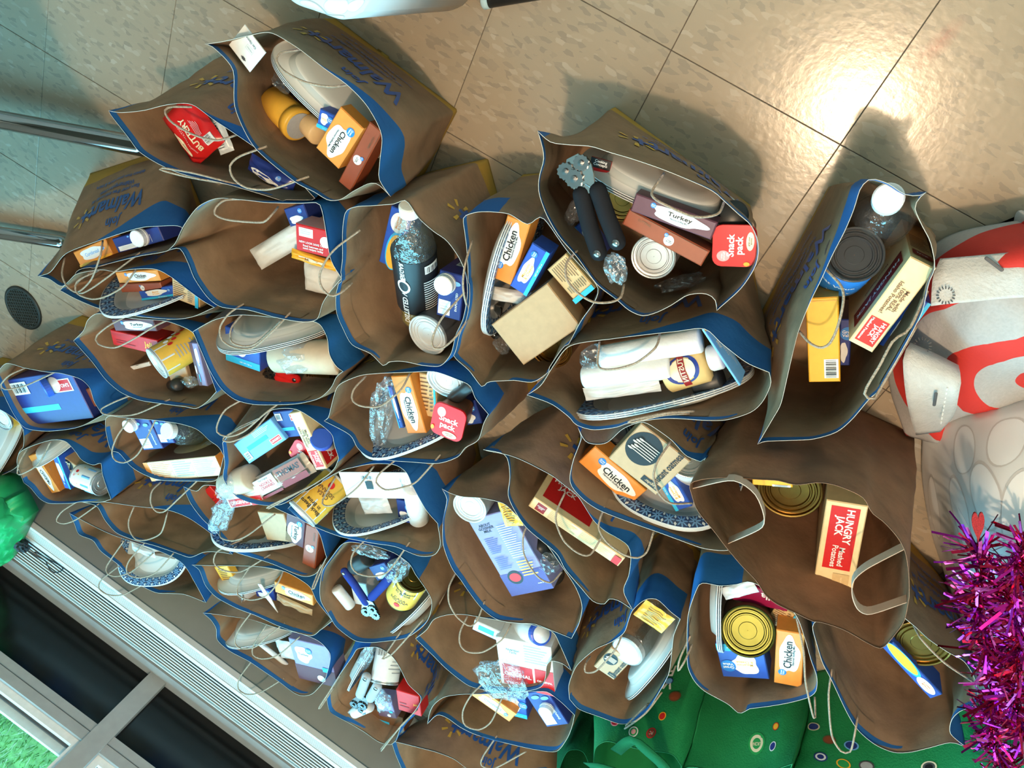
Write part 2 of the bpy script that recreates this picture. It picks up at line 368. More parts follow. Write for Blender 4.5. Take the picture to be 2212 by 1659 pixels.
# ---- the rest of the room, around and above the camera
PAINT = mat('room_paint', (0.70, 0.68, 0.63), 0.8)
for nm, b in (('ceiling', ((-2.5, -1.3, 2.75), (6.5, 0, 0), (0, 4.6, 0), (0, 0, .05))), ('wall_left', ((-2.55, -1.3, 0), (.05, 0, 0), (0, 4.6, 0), (0, 0, 2.75))), ('wall_right', ((4.0, -1.3, 0), (.05, 0, 0), (0, 4.6, 0), (0, 0, 2.75))), ('wall_back', ((-2.5, 3.24, 0), (6.5, 0, 0), (0, .05, 0), (0, 0, 2.75)))):
    tag(MB().box(*b).build(nm, PAINT), kind='structure')
# ================================================================ PAPER BAGS
KR = (0.255, 0.160, 0.093)
BAG_OUT = attr_print('kraft_printed', KR, [('yel', (0.42, 0.25, 0.04)), ('blu', (0.014, 0.115, 0.33))])
BAG_IN = attr_print('kraft_inside', (0.30, 0.19, 0.112), [('blu', (0.018, 0.12, 0.33))])
BAG_PLAIN = attr_print('kraft_plain', (0.225, 0.115, 0.062), [])
EDGE = mat('paper_edge', (0.52, 0.46, 0.39), 0.8)
CORD = mat('paper_cord', (0.33, 0.25, 0.18), 0.85, 0, 0.25, 300, 0.6, 500)
VROW = [0, .03, .07, .12, .18, .25, .33, .41, .49, .57, .64, .70, .75, .79, .83, .865, .895, .92, .94, .958, .974, .988, 1.0]
NB = 120
def smooth(a, b, x):
    t = max(0.0, min(1.0, (x - a) / (b - a))); return t * t * (3 - 2 * t)
def blue_depth(x):
    if x < 0.16: return 0.078
    if x < 0.80: return 0.078 - 0.105 * smooth(0.10, 0.74, x) - 0.012 * math.sin((x - 0.16) * 9)
    if x < 0.965: return -0.03
    return -0.03 + 0.108 * smooth(0.965, 0.995, x)
class Bag: pass
def push_out(A, Pn, gap=0.0025):
    """move the points of A that lie inside polygon Pn to just outside its outline"""
    a, b = Pn, np.roll(Pn, -1, 0); x, y = A[:, 0:1], A[:, 1:2]
    c = (a[:, 1] > y) != (b[:, 1] > y)
    dy = b[:, 1] - a[:, 1]; dy = np.where(np.abs(dy) < 1e-12, 1e-12, dy)
    ins = (c & (x < (b[:, 0] - a[:, 0]) * (y - a[:, 1]) / dy + a[:, 0])).sum(1) % 2 == 1
    if not ins.any(): return A, False
    cen = Pn.mean(0); A = A.copy(); q = A[ins]
    e = b - a; L = np.maximum((e ** 2).sum(1), 1e-12)
    t = np.clip(((q[:, None] - a) * e).sum(2) / L, 0, 1); near = a + e * t[..., None]
    d = ((near - q[:, None]) ** 2).sum(2); k = d.argmin(1); pt = near[np.arange(len(q)), k]
    n = pt - q; ln = np.sqrt((n ** 2).sum(1, keepdims=True)); n = np.where(ln > 1e-5, n / np.maximum(ln, 1e-9), (pt - cen) / np.maximum(np.sqrt(((pt - cen) ** 2).sum(1, keepdims=True)), 1e-9))
    A[ins] = pt + n * gap
    return A, True
BAGS = {}
def rect_at(f, w, d):
    """point on one half of the base rectangle, f from tipL to tipR, in (x along, y outwards)"""
    tot = w + d; q = f * tot
    if q < d / 2: return (-w / 2, q)
    if q < d / 2 + w: return (-w / 2 + q - d / 2, d / 2)
    return (w / 2, d / 2 - (q - d / 2 - w))
def make_bag(key, zr, tipL, front, tipR, back, label, handles=(), base=None, bw=0.285, bd=0.155, text=True, style='print', shift=(0, 0), name='paper_bag', cat='paper bag', wrin=0.0055, btw=None):
    """rim traced clockwise: tipL, front (printed side), tipR, back listed from tipL to tipR"""
    B = Bag(); B.key = key; B.zr = zr
    fr = [U(p, zr) for p in [tipL] + list(front) + [tipR]]
    bk = [U(p, zr) for p in [tipL] + list(back) + [tipR]][::-1]
    h = NB // 2
    rim = crom(fr, h + 1)[:-1] + crom(bk, h + 1)[:-1]
    cen = sum(rim, Vector()) / NB
    ax = U(tipR, zr) - U(tipL, zr); ax.z = 0; ax.normalize()
    ow = Vector((-ax.y, ax.x, 0))
    if ow.dot(crom(fr, 21)[10] - cen) < 0: ow = -ow
    bc = Vector((cen.x + shift[0], cen.y + shift[1], 0))
    if base:
        a, b = un(*base[0]), un(*base[1]); e = (b - a); e.z = 0; L0 = e.length; e.normalize()
        o2 = Vector((-e.y, e.x, 0))
        if o2.dot(ow) < 0: o2 = -o2
        if e.dot(ax) < 0: e = -e; a, b = b, a
        ax, ow = e, o2
        mid = (a + b) / 2
        bc = mid - ow * (bd / 2)
    bas = []
    for i in range(NB):
        if i < h: x, y = rect_at(i / h, bw, bd); bas.append(bc + ax * x + ow * y)
        else: x, y = rect_at((i - h) / h, bw, bd); bas.append(bc - ax * x - ow * y)
    B.bc, B.ax, B.ow, B.H = bc, ax, ow, zr
    seed = Vector((sum(map(ord, key)) % 97 * 0.37, len(key) * 3.1, ord(key[0]) * 0.7))
    rows = []
    for v in VROW:
        row = []
        for i in range(NB):
            P = bas[i].lerp(rim[i], v)
            amp = math.sin(math.pi * min(1, v * 1.02)) ** 0.7
            nv = noise.noise_vector(P * 11 + seed) * wrin * amp + noise.noise_vector(P * 30 + seed) * wrin * 0.45 * amp
            P = P + Vector((nv.x, nv.y, 0))
            fold = math.sin(math.pi * v) * 0.010
            P = P + (P - (bc.lerp(cen, v))).normalized() * fold * 0.6
            if v > 0.999: P.z += 0.004 * noise.noise(P * 9 + seed)
            P.z = max(P.z, 0.001)
            row.append(P)
        rows.append(row)
    nr = len(VROW)
    for r in range(nr):
        A = np.array([(p.x, p.y) for p in rows[r]]); z = rows[r][0].z if r < nr - 1 else zr - 0.004
        moved = False
        for O in BAGS.values():
            if z > O.zr + 0.002: continue
            if (O.bb[0] > A[:, 0].max()) or (O.bb[2] < A[:, 0].min()) or (O.bb[1] > A[:, 1].max()) or (O.bb[3] < A[:, 1].min()): continue
            vv = min(z / O.zr, 0.9999); q = 0
            while q < nr - 2 and VROW[q + 1] < vv: q += 1
            t = (vv - VROW[q]) / (VROW[q + 1] - VROW[q])
            Pn = O.xy[q] * (1 - t) + O.xy[q + 1] * t
            A, mv = push_out(A, Pn); moved |= mv
        if moved:
            for i in range(NB): rows[r][i].x, rows[r][i].y = float(A[i, 0]), float(A[i, 1])
    B.rows = rows
    B.xy = np.array([[(p.x, p.y) for p in r_] for r_ in rows]); B.bb = (B.xy[..., 0].min(), B.xy[..., 1].min(), B.xy[..., 0].max(), B.xy[..., 1].max())
    nrm = []
    for r in range(nr):
        ro = []
        for i in range(NB):
            t = rows[r][(i + 1) % NB] - rows[r][i - 1]; u = rows[min(r + 1, nr - 1)][i] - rows[max(r - 1, 0)][i]
            n = t.cross(u)
            n = n.normalized() if n.length > 1e-9 else Vector((0, 0, 1))
            ro.append(n)
        nrm.append(ro)
    # orientation: outward
    s = sum((nrm[nr // 2][i].dot(rows[nr // 2][i] - bc.lerp(cen, .5)) for i in range(NB)))
    sg = 1 if s > 0 else -1
    B.nrm = [[n * sg for n in r] for r in nrm]
    th = 0.0008
    vs = [p for r in rows for p in r]; no = len(vs)
    vs += [rows[r][i] - B.nrm[r][i] * th for r in range(nr) for i in range(NB)]
    fs = []; mi = []
    for r in range(nr - 1):
        for i in range(NB):
            a, b_, c, d = r * NB + i, r * NB + (i + 1) % NB, (r + 1) * NB + (i + 1) % NB, (r + 1) * NB + i
            q = (a, b_, c, d) if sg > 0 else (d, c, b_, a)
            fs.append(q); mi.append(0)
            fs.append(tuple(no + k for k in q[::-1])); mi.append(1)
    for i in range(NB):
        a, b_ = (nr - 1) * NB + i, (nr - 1) * NB + (i + 1) % NB
        fs.append((a, b_, no + b_, no + a)); mi.append(2)
    fs.append(tuple(range(NB)) if sg < 0 else tuple(range(NB))[::-1]); mi.append(0)
    ins = [no + 2 * NB + i for i in range(NB)]
    fs.append(tuple(ins) if sg > 0 else tuple(ins[::-1])); mi.append(1)
    mats = [BAG_OUT, BAG_IN, EDGE] if style == 'print' else ([BAG_PLAIN, BAG_PLAIN, BAG_PLAIN] if style == 'plain' else style)
    o = obj(name, vs, fs, mats, None, Vector((bc.x, bc.y, 0)), mi, True)
    if style == 'print':
        me = o.data; blu = []; yel = []
        for side in (0, 1):
            for r in range(nr):
                d = (1 - VROW[r]) * max(zr, 0.2)
                for i in range(NB):
                    f = (i % h) / h; x = 1 - f
                    bd_ = blue_depth(x)
                    if side == 0: blu.append(bd_ - d); yel.append(0.022 + 0.03 * smooth(0.2, 0.9, x) - (VROW[r] * zr))
                    else: blu.append(min(0.0125 - d, d + bd_ + 0.012)); yel.append(-1)
        a = me.attributes.new('blu', 'FLOAT', 'POINT'); a.data.foreach_set('value', blu)
        a = me.attributes.new('yel', 'FLOAT', 'POINT'); a.data.foreach_set('value', yel)
    tag(o, label, cat, 'paper grocery bags on the floor' if style in ('print', 'plain') else None)
    B.obj = o
    def mp(x, y, off, face=0):
        """x metres from the printed-left edge of the front panel, y metres below the rim"""
        W0, D0 = 0.305, 0.175
        f = 1 - (D0 / 2 + x) / (W0 + D0)
        ii = (f * h + (h if face else 0)) % NB; vv = 1 - y / max(zr, 0.2)
        vv = max(0.0, min(0.9999, vv))
        r = 0
        while r < nr - 2 and VROW[r + 1] < vv: r += 1
        tv = (vv - VROW[r]) / (VROW[r + 1] - VROW[r]); i0 = int(ii); ti = ii - i0; i1 = (i0 + 1) % NB
        P = (rows[r][i0] * (1 - ti) + rows[r][i1] * ti) * (1 - tv) + (rows[r + 1][i0] * (1 - ti) + rows[r + 1][i1] * ti) * tv
        n = (B.nrm[r][i0] * (1 - ti) + B.nrm[r + 1][i1] * ti).normalized()
        return P + n * (off + 0.0006)
    B.mp = mp
    if text:
        dl = [('T', 'Join', 0.42, 0.17, 0.14, 0.10, 'printblue', 0, 1.4), ('T', 'Walmart+', 0.50, 0.36, 0.64, 0.17, 'printblue', 0, 1.5),
              ('T', 'Start your free trial today at', 0.52, 0.53, 0.50, 0.06, 'printblue', 0, 1.4), ('T', 'Walmartplus.com', 0.52, 0.61, 0.36, 0.06, 'printblue', 0, 1.4), ('T', 'delivery from your store & more', 0.52, 0.71, 0.52, 0.05, 'printblue', 0, 1.4)]
        W0, H0 = 0.305, max(zr, 0.2)
        decals(o, dl, W0, H0, mp)
        sp = MB(); cx, cy = 0.80 * W0, 0.345 * H0
        for k in range(6):
            a = math.radians(60 * k + 30)
            if 120 < math.degrees(a) < 250 and False: continue
            ca, sa = math.cos(a), math.sin(a)
            pts = [mp(cx + ca * r1 - sa * q, cy + sa * r1 + ca * q, 0.0006) for r1, q in ((0.015, -0.0025), (0.031, -0.004), (0.031, 0.004), (0.015, 0.0025))]
            sp.add(pts, [(0, 1, 2, 3)])
        sp.build('spark_print', ink('printyel'), o)
    for hp in handles:
        pts = []
        m = len(hp)
        for k, p in enumerate(hp):
            t = k / (m - 1); z = p[2] if len(p) > 2 else zr - 0.014 + 0.034 * math.sin(math.pi * t) ** 0.6
            pts.append(un(p[0], p[1], z))
        c = crom(pts, 30)
        if style == 'plain':
            mb = MB(); n2 = len(c)
            for s_ in (1,):
                va = []
                for k, p in enumerate(c):
                    va += [p + Vector((0, 0, 0.0)), p + Vector((0, 0, -0.017))]
                mb.add(va, [(2 * k, 2 * k + 1, 2 * k + 3, 2 * k + 2) for k in range(n2 - 1)])
            ho = mb.build('flat_handle', mat('flat_handle_paper', (0.50, 0.36, 0.27), 0.8), o)
            md = ho.modifiers.new('thick', 'SOLIDIFY'); md.thickness = 0.0012
        else:
            mb = MB().tube(c, btw or 0.0018, 7)
            mb.build('handle', CORD if not isinstance(style, list) else style[0], o, smooth=True)
    if handles and style == 'print':
        # folded handle patch glued inside each long panel
        for fc, fi in (((0, 0.5),) if len(handles) == 1 else ((0, 0.5), (1, 0.5))):
            pts = []; nx = 9
            i0 = int(h * 0.33) + (h if fc else 0); st = int(h * 0.34 / (nx - 1))
            for r in (nr - 8, nr - 4):
                for k in range(nx):
                    ii = (i0 + st * k) % NB; pts.append(rows[r][ii] - B.nrm[r][ii] * (th + 0.0012))
            mb = MB().add(pts, [(k, k + 1, nx + k + 1, nx + k) for k in range(nx - 1)])
            po = mb.build('handle_patch', BAG_PLAIN if False else mat('patch_paper', (0.27, 0.165, 0.092), 0.8, 0, 0.1, 40), o)
    BAGS[key] = B
    return B
QUEUE = []
def PB(key, zr, tl, front, tr, back, label, hs=(), **k):
    QUEUE.append((key, zr, tl, front, tr, back, label, hs, k))
PB('A', .315, (443, 95), [(484, 89), (567, 70), (594, 74), (648, 107), (700, 147), (751, 184), (795, 231), (825, 291), (820, 350), (818, 388)], (842, 426),
   [(464, 104), (504, 151), (506, 234), (547, 318), (634, 391), (678, 415), (708, 433), (735, 432), (761, 415), (795, 398), (815, 400)],
   'brown paper bag holding a yellow seasoning jar, hang card and upturned white plates',
   [[(649, 107), (607, 114), (597, 130), (614, 154), (658, 177), (711, 187), (751, 183)], [(577, 316), (517, 338), (497, 358), (504, 385), (534, 406), (587, 408), (668, 381)]], base=((735, 47), (977, 228)))
PB('B', .292, (233, 239), [(261, 243), (311, 238), (355, 227), (395, 223), (421, 229), (462, 258), (502, 284), (560, 325), (640, 385)], (682, 428),
   [(239, 250), (278, 298), (301, 328), (345, 355), (401, 378), (495, 400), (569, 421), (626, 438), (656, 441)],
   'brown paper bag holding the red potato pouch, tucked behind another bag',
   [[(415, 231), (368, 231), (356, 241), (371, 264), (418, 291), (468, 303), (512, 291)], [(495, 398), (401, 381), (345, 366), (346, 362), (418, 374), (522, 401)]], shift=(-.02, .03))
PB('C', .262, (80, 597), [(107, 588), (134, 554), (157, 540), (221, 517), (301, 492), (350, 488), (388, 489)], (402, 505),
   [(104, 603), (134, 619), (165, 594), (210, 577), (300, 554), (368, 540)],
   'brown paper bag leaning open in front of the chrome table feet',
   [[(140, 557), (134, 591), (144, 617), (167, 631), (197, 604), (217, 551), (222, 520)], [(303, 546), (248, 587), (201, 621), (174, 634), (161, 621), (177, 601), (234, 567)]], base=((157, 387), (425, 300)))
PB('F', .272, (130, 627), [(150, 606), (167, 591), (217, 583), (248, 587), (288, 581), (335, 581), (368, 597), (408, 627), (440, 650)], (464, 664),
   [(164, 646), (207, 664), (241, 671), (301, 684), (335, 688), (380, 690), (418, 684)],
   'brown paper bag with chicken and macaroni boxes over a patterned plate, by the floor grate',
   [[(294, 582), (268, 617), (234, 638), (201, 646), (167, 634), (167, 607), (214, 584)]])
PB('E', .305, (363, 541), [(380, 524), (397, 487), (427, 447), (470, 428), (527, 432), (577, 437), (651, 438), (688, 438), (698, 460), (705, 500), (715, 561)], (738, 602),
   [(390, 537), (407, 567), (420, 601), (450, 644), (480, 664), (534, 670), (594, 686), (654, 696), (685, 690), (697, 655), (715, 628)],
   'wide open, half-empty brown paper bag with a red carton and white packet',
   [[(524, 430), (487, 432), (467, 447), (465, 464), (494, 475), (567, 480), (587, 464), (601, 447)], [(527, 656), (494, 678), (475, 708), (480, 735), (507, 751), (547, 751), (594, 711), (628, 674)]])
PB('D', .305, (800, 444), [(850, 440), (878, 433), (905, 470), (935, 498), (965, 520), (990, 555), (1006, 595), (1009, 640), (1000, 690), (984, 725), (974, 765), (951, 791)], (912, 790),
   [(770, 446), (747, 457), (740, 500), (739, 560), (733, 600), (724, 640), (726, 678), (740, 711), (760, 745), (800, 765), (827, 791), (840, 783), (870, 782)],
   'brown paper bag holding a clear bottle with a black label and macaroni box',
   [[(778, 497), (728, 534), (705, 561), (690, 594), (695, 621), (715, 639), (738, 631), (761, 611)], [(1004, 631), (955, 687), (934, 731), (936, 751), (957, 751), (985, 727), (1010, 690)]])
PB('G', .30, (1060, 457), [(1100, 462), (1140, 484), (1172, 470), (1225, 540), (1289, 617), (1285, 651), (1255, 694), (1228, 745), (1215, 765), (1188, 801), (1152, 826)], (1110, 822),
   [(1030, 458), (1001, 469), (1003, 500), (1008, 540), (1011, 601), (1004, 668), (984, 711), (976, 755), (984, 775), (1014, 801), (1041, 835), (1056, 825)],
   'brown paper bag with a blank tan sleeve, chicken box and plates on edge',
   [[(1020, 520), (1005, 570), (1000, 610), (1003, 640), (1012, 672)]])
PB('H', .325, (1162, 282), [(1190, 306), (1227, 312), (1277, 316), (1317, 329), (1368, 344), (1435, 367), (1501, 394), (1542, 414), (1565, 434), (1595, 461), (1622, 485), (1636, 515), (1639, 545), (1630, 580), (1600, 625)], (1548, 672),
   [(1172, 320), (1174, 345), (1164, 384), (1164, 418), (1180, 464), (1207, 511), (1244, 555), (1287, 615), (1331, 648), (1358, 670), (1388, 682), (1418, 675), (1451, 659), (1485, 638), (1522, 635), (1543, 647)],
   'brown paper bag with a can opener on top, turkey box and red pudding cup',
   [[(1435, 374), (1411, 408), (1408, 421), (1421, 434), (1485, 464), (1518, 469), (1552, 461), (1565, 434)], [(1247, 541), (1224, 568), (1224, 602), (1247, 632), (1281, 652), (1317, 653), (1341, 642), (1348, 615)]], base=((1330, 232), (1618, 440)))
PB('I', .325, (1636, 960), [(1669, 903), (1686, 872), (1699, 818), (1713, 758), (1726, 711), (1750, 651), (1773, 604), (1797, 551), (1823, 501), (1843, 454), (1857, 410), (1873, 390), (1890, 387), (1920, 397), (1954, 419), (1984, 422)], (2002, 414),
   [(1653, 954), (1706, 952), (1756, 949), (1806, 934), (1840, 907), (1878, 863), (1900, 842), (1974, 711), (1994, 668), (2007, 611), (2020, 577), (2011, 524), (1991, 484), (1977, 450), (1985, 430)],
   'brown paper bag with a water bottle, grey-lidded can and orange box',
   [[(1783, 581), (1817, 618), (1822, 651), (1810, 705), (1793, 741), (1773, 751), (1750, 741), (1726, 715)], [(2004, 628), (1964, 711), (1930, 735), (1900, 790), (1873, 835), (1868, 855), (1887, 862), (1900, 842), (1980, 705)]], base=((1765, 450), (1638, 685)), bd=0.165)
PB('J', .36, (1489, 1055), [(1492, 1044), (1522, 1036), (1582, 1032), (1626, 1034), (1679, 1036), (1720, 1046), (1766, 1042), (1807, 1049), (1863, 1074), (1884, 1108), (1910, 1128), (1940, 1161), (1957, 1195), (1964, 1245)], (1965, 1290),
   [(1505, 1101), (1542, 1148), (1569, 1185), (1599, 1221), (1633, 1255), (1653, 1285), (1679, 1305), (1720, 1325), (1756, 1343), (1773, 1345), (1823, 1362), (1873, 1389), (1904, 1400), (1930, 1375), (1954, 1342)],
   'taller plain brown paper bag with flat paper handles and a torn edge',
   [[(1492, 1057), (1582, 1039), (1629, 1067), (1649, 1114), (1643, 1141), (1572, 1174)], [(1955, 1185), (1873, 1228), (1843, 1255), (1840, 1288), (1853, 1318), (1880, 1328), (1960, 1302)]], style='plain', text=False)
PB('K', .305, (1138, 853), [(1168, 832), (1195, 790), (1232, 746), (1322, 731), (1389, 723), (1460, 716), (1522, 710), (1560, 742), (1613, 782)], (1662, 803),
   [(1191, 873), (1228, 900), (1245, 918), (1281, 929), (1330, 924), (1358, 915), (1435, 906), (1516, 909), (1569, 907), (1623, 889), (1649, 865), (1666, 828)],
   'brown paper bag with white paper rolls over a stack of patterned plates',
   [[(1426, 718), (1416, 751), (1372, 785), (1322, 798), (1292, 791), (1295, 738)], [(1489, 893), (1430, 897), (1358, 914), (1362, 908), (1440, 892), (1500, 888)]])
PB('L', .288, (1248, 922), [(1268, 955), (1308, 957), (1345, 926), (1382, 912), (1402, 917), (1449, 950), (1482, 984), (1519, 999), (1570, 1030), (1605, 1080)], (1618, 1150),
   [(1255, 947), (1238, 994), (1230, 1034), (1238, 1057), (1265, 1084), (1298, 1104), (1368, 1131), (1415, 1148), (1469, 1168), (1519, 1185), (1566, 1190), (1600, 1180)],
   'brown paper bag with a kraft oatmeal box, chicken box and big patterned plate',
   [[(1306, 1094), (1293, 1138), (1311, 1171), (1348, 1198), (1378, 1205), (1398, 1191), (1412, 1148)], [(1449, 954), (1422, 994), (1412, 1027), (1422, 1064), (1449, 1087), (1495, 1087)]])
PB('M', .272, (1044, 972), [(1101, 984), (1141, 1000), (1191, 1027), (1221, 1051), (1248, 1074), (1281, 1124), (1308, 1148), (1330, 1160), (1356, 1178), (1363, 1205), (1358, 1245), (1347, 1278)], (1367, 1317),
   [(1091, 984), (1101, 1027), (1097, 1071), (1114, 1108), (1141, 1144), (1201, 1194), (1221, 1228), (1255, 1268), (1281, 1298), (1305, 1305), (1317, 1294), (1338, 1299)],
   'brown paper bag with a single long tan potato box lying slantwise',
   [[(1221, 1064), (1204, 1101), (1201, 1128), (1218, 1168), (1248, 1194), (1275, 1198), (1301, 1158)]])
PB('N', .258, (954, 1056), [(974, 1067), (1000, 1074), (1041, 1076), (1087, 1087), (1114, 1111), (1180, 1175), (1221, 1231), (1245, 1270), (1258, 1308), (1252, 1345)], (1235, 1379),
   [(964, 1080), (955, 1128), (957, 1178), (977, 1228), (994, 1251), (1014, 1281), (1041, 1315), (1074, 1338), (1117, 1345), (1154, 1348), (1191, 1362)],
   'brown paper bag with a lavender milk carton standing across it',
   [[(1147, 1124), (1131, 1154), (1131, 1194), (1147, 1228), (1168, 1251), (1191, 1258), (1214, 1235)], [(984, 1238), (970, 1268), (970, 1301), (987, 1332), (1014, 1352), (1030, 1342), (1047, 1298)]])
PB('O', .285, (700, 909), [(710, 900), (725, 843), (738, 827), (781, 810), (838, 805), (892, 803), (939, 803), (989, 820), (1016, 833), (1028, 860)], (1056, 894),
   [(755, 940), (771, 967), (795, 986), (835, 994), (872, 997), (945, 1001), (989, 987), (1006, 967), (1034, 950), (1046, 915)],
   'brown paper bag with a red pudding cup, black-handled tool and clear wrap',
   [[(885, 807), (865, 843), (822, 877), (781, 877), (761, 864), (765, 840), (791, 812)], [(858, 991), (822, 1021), (812, 1041), (832, 1058), (865, 1054), (899, 1041), (952, 982)]])
PB('P', .270, (480, 957), [(490, 944), (514, 924), (557, 904), (591, 884), (638, 884), (678, 907), (715, 937), (722, 960)], (732, 990),
   [(485, 1001), (482, 1035), (510, 1075), (561, 1092), (611, 1089), (671, 1051), (708, 1027), (724, 1010)],
   'brown paper bag with a blue bagel box, muffin sleeve and blue-capped bottle',
   [[(584, 887), (544, 934), (500, 954), (480, 950), (500, 935), (560, 905)], [(668, 1051), (618, 1078), (577, 1100), (580, 1094), (638, 1066), (690, 1040)]])
PB('Q', .260, (620, 1100), [(660, 1060), (735, 1017), (765, 1009), (805, 1002), (852, 1004), (878, 1021), (892, 1054), (919, 1101)], (946, 1130),
   [(650, 1125), (685, 1142), (738, 1161), (805, 1175), (855, 1181), (905, 1200), (939, 1198), (952, 1175)],
   'brown paper bag with a white hang card and an amber-labelled can on its side',
   [[(808, 1007), (771, 1054), (721, 1091), (698, 1091), (698, 1078), (725, 1031)], [(795, 1161), (765, 1191), (758, 1218), (771, 1238), (805, 1245), (838, 1235), (885, 1171)]])
PB('R', .250, (395, 1052), [(424, 1061), (440, 1048), (467, 1048), (520, 1060), (600, 1100), (680, 1140)], (706, 1205),
   [(410, 1084), (437, 1121), (464, 1148), (500, 1188), (540, 1203), (590, 1219), (650, 1245), (682, 1240)],
   'brown paper bag with patterned plate and plum boxes below the knotted plastic bread bag',
   [[(594, 1111), (537, 1155), (504, 1168), (477, 1161), (476, 1140)], [(524, 1165), (470, 1191), (462, 1215), (480, 1231), (520, 1235), (584, 1198)]])
PB('S', .240, (413, 1221), [(450, 1221), (490, 1221), (560, 1225), (620, 1235), (668, 1265), (685, 1300)], (718, 1342),
   [(430, 1232), (443, 1265), (467, 1291), (510, 1315), (550, 1331), (601, 1352), (668, 1375), (692, 1362)],
   'brown paper bag with a white plastic knife, upturned plate and silver can',
   [[(614, 1228), (601, 1258), (574, 1288), (540, 1296), (514, 1285), (514, 1265), (540, 1224)], [(547, 1318), (517, 1358), (507, 1385), (517, 1400), (550, 1398), (581, 1372), (616, 1345)]])
PB('T', .252, (712, 1332), [(694, 1298), (691, 1265), (697, 1232), (718, 1201), (738, 1176), (757, 1170), (801, 1178), (852, 1194), (885, 1216)], (899, 1240),
   [(724, 1353), (748, 1372), (771, 1385), (801, 1388), (835, 1385), (878, 1378), (915, 1352), (929, 1328), (932, 1298), (919, 1271)],
   'brown paper bag with an upright amber bean can among blue and black tool handles',
   [[(694, 1219), (674, 1271), (678, 1272), (705, 1205)], [(868, 1362), (832, 1415), (825, 1425), (848, 1412), (915, 1338)]])
PB('U', .228, (437, 1325), [(470, 1328), (534, 1338), (587, 1352), (650, 1368), (690, 1385), (713, 1410), (712, 1435)], (701, 1472),
   [(455, 1340), (467, 1358), (470, 1382), (500, 1408), (544, 1432), (601, 1472), (634, 1495), (654, 1502), (676, 1498)],
   'brown paper bag against the heater with a purple-and-white box and upturned plate',
   [[(577, 1348), (547, 1395), (547, 1415), (567, 1423), (601, 1415), (648, 1375)], [(544, 1428), (517, 1465), (515, 1489), (534, 1500), (564, 1495), (614, 1465)]])
PB('V', .238, (790, 1397), [(818, 1398), (845, 1415), (862, 1439), (882, 1479), (908, 1505), (906, 1522), (888, 1546), (868, 1566)], (856, 1600),
   [(771, 1402), (761, 1418), (735, 1455), (714, 1489), (706, 1505), (711, 1536), (728, 1549), (755, 1562), (785, 1579), (818, 1602), (843, 1609)],
   'brown paper bag crammed with grey tool handles, a white can and a red box',
   [[(735, 1459), (690, 1527), (690, 1532), (721, 1485)], [(902, 1532), (868, 1566), (822, 1624), (824, 1616), (885, 1549)]])
PB('W', .246, (897, 1380), [(920, 1362), (937, 1338), (967, 1328), (1007, 1328), (1080, 1340), (1150, 1350), (1194, 1365), (1211, 1395)], (1235, 1449),
   [(933, 1415), (960, 1442), (994, 1469), (1014, 1482), (1040, 1489), (1087, 1494), (1134, 1494), (1168, 1485), (1178, 1465), (1181, 1439), (1191, 1428), (1214, 1433)],
   'brown paper bag with a shiny plastic-wrapped red and white waffle pack',
   [[(1010, 1331), (994, 1365), (994, 1392), (1010, 1408), (1044, 1408), (1084, 1382), (1104, 1348)], [(1057, 1465), (1020, 1499), (1000, 1536), (1004, 1566), (1034, 1576), (1061, 1559), (1087, 1502)]])
PB('X', .236, (923, 1564), [(927, 1542), (937, 1522), (960, 1505), (1000, 1500), (1050, 1499), (1110, 1497), (1161, 1494), (1184, 1495), (1211, 1515), (1231, 1535)], (1241, 1545),
   [(945, 1545), (967, 1552), (994, 1572), (1027, 1589), (1067, 1602), (1101, 1609), (1151, 1619), (1201, 1623), (1225, 1596), (1236, 1569)],
   'brown paper bag with an orange cornbread box beside a blue capped carton',
   [[(1074, 1589), (1044, 1633), (1040, 1653), (1067, 1660), (1137, 1623)]])
PB('Y', .258, (1230, 1510), [(1228, 1482), (1235, 1459), (1248, 1435), (1285, 1402), (1322, 1385), (1348, 1365), (1358, 1338), (1366, 1318), (1385, 1300), (1402, 1293), (1422, 1296), (1449, 1321)], (1470, 1337),
   [(1251, 1532), (1295, 1549), (1335, 1564), (1362, 1562), (1395, 1539), (1422, 1499), (1445, 1455), (1452, 1405), (1456, 1372)],
   'brown paper bag with a glass jar, black and white oatmeal packet and plates on edge',
   [[(1345, 1368), (1328, 1405), (1288, 1449), (1265, 1452), (1265, 1435), (1275, 1418)], [(1430, 1495), (1395, 1540), (1350, 1574), (1352, 1568), (1400, 1520)]])
PB('Z', .280, (1590, 1263), [(1623, 1258), (1680, 1290), (1720, 1331), (1740, 1382), (1753, 1428), (1765, 1465), (1763, 1495), (1746, 1509), (1706, 1519), (1659, 1526)], (1620, 1531),
   [(1556, 1265), (1522, 1258), (1509, 1263), (1492, 1305), (1485, 1338), (1484, 1388), (1485, 1439), (1499, 1472), (1522, 1495), (1572, 1522), (1597, 1541)],
   'brown paper bag with an olive-gold can, berry tub and chicken box beside plates on edge',
   [[(1492, 1372), (1469, 1422), (1465, 1449), (1479, 1428), (1495, 1392)], [(1720, 1331), (1736, 1405), (1740, 1472), (1756, 1546), (1761, 1549), (1760, 1505)]])
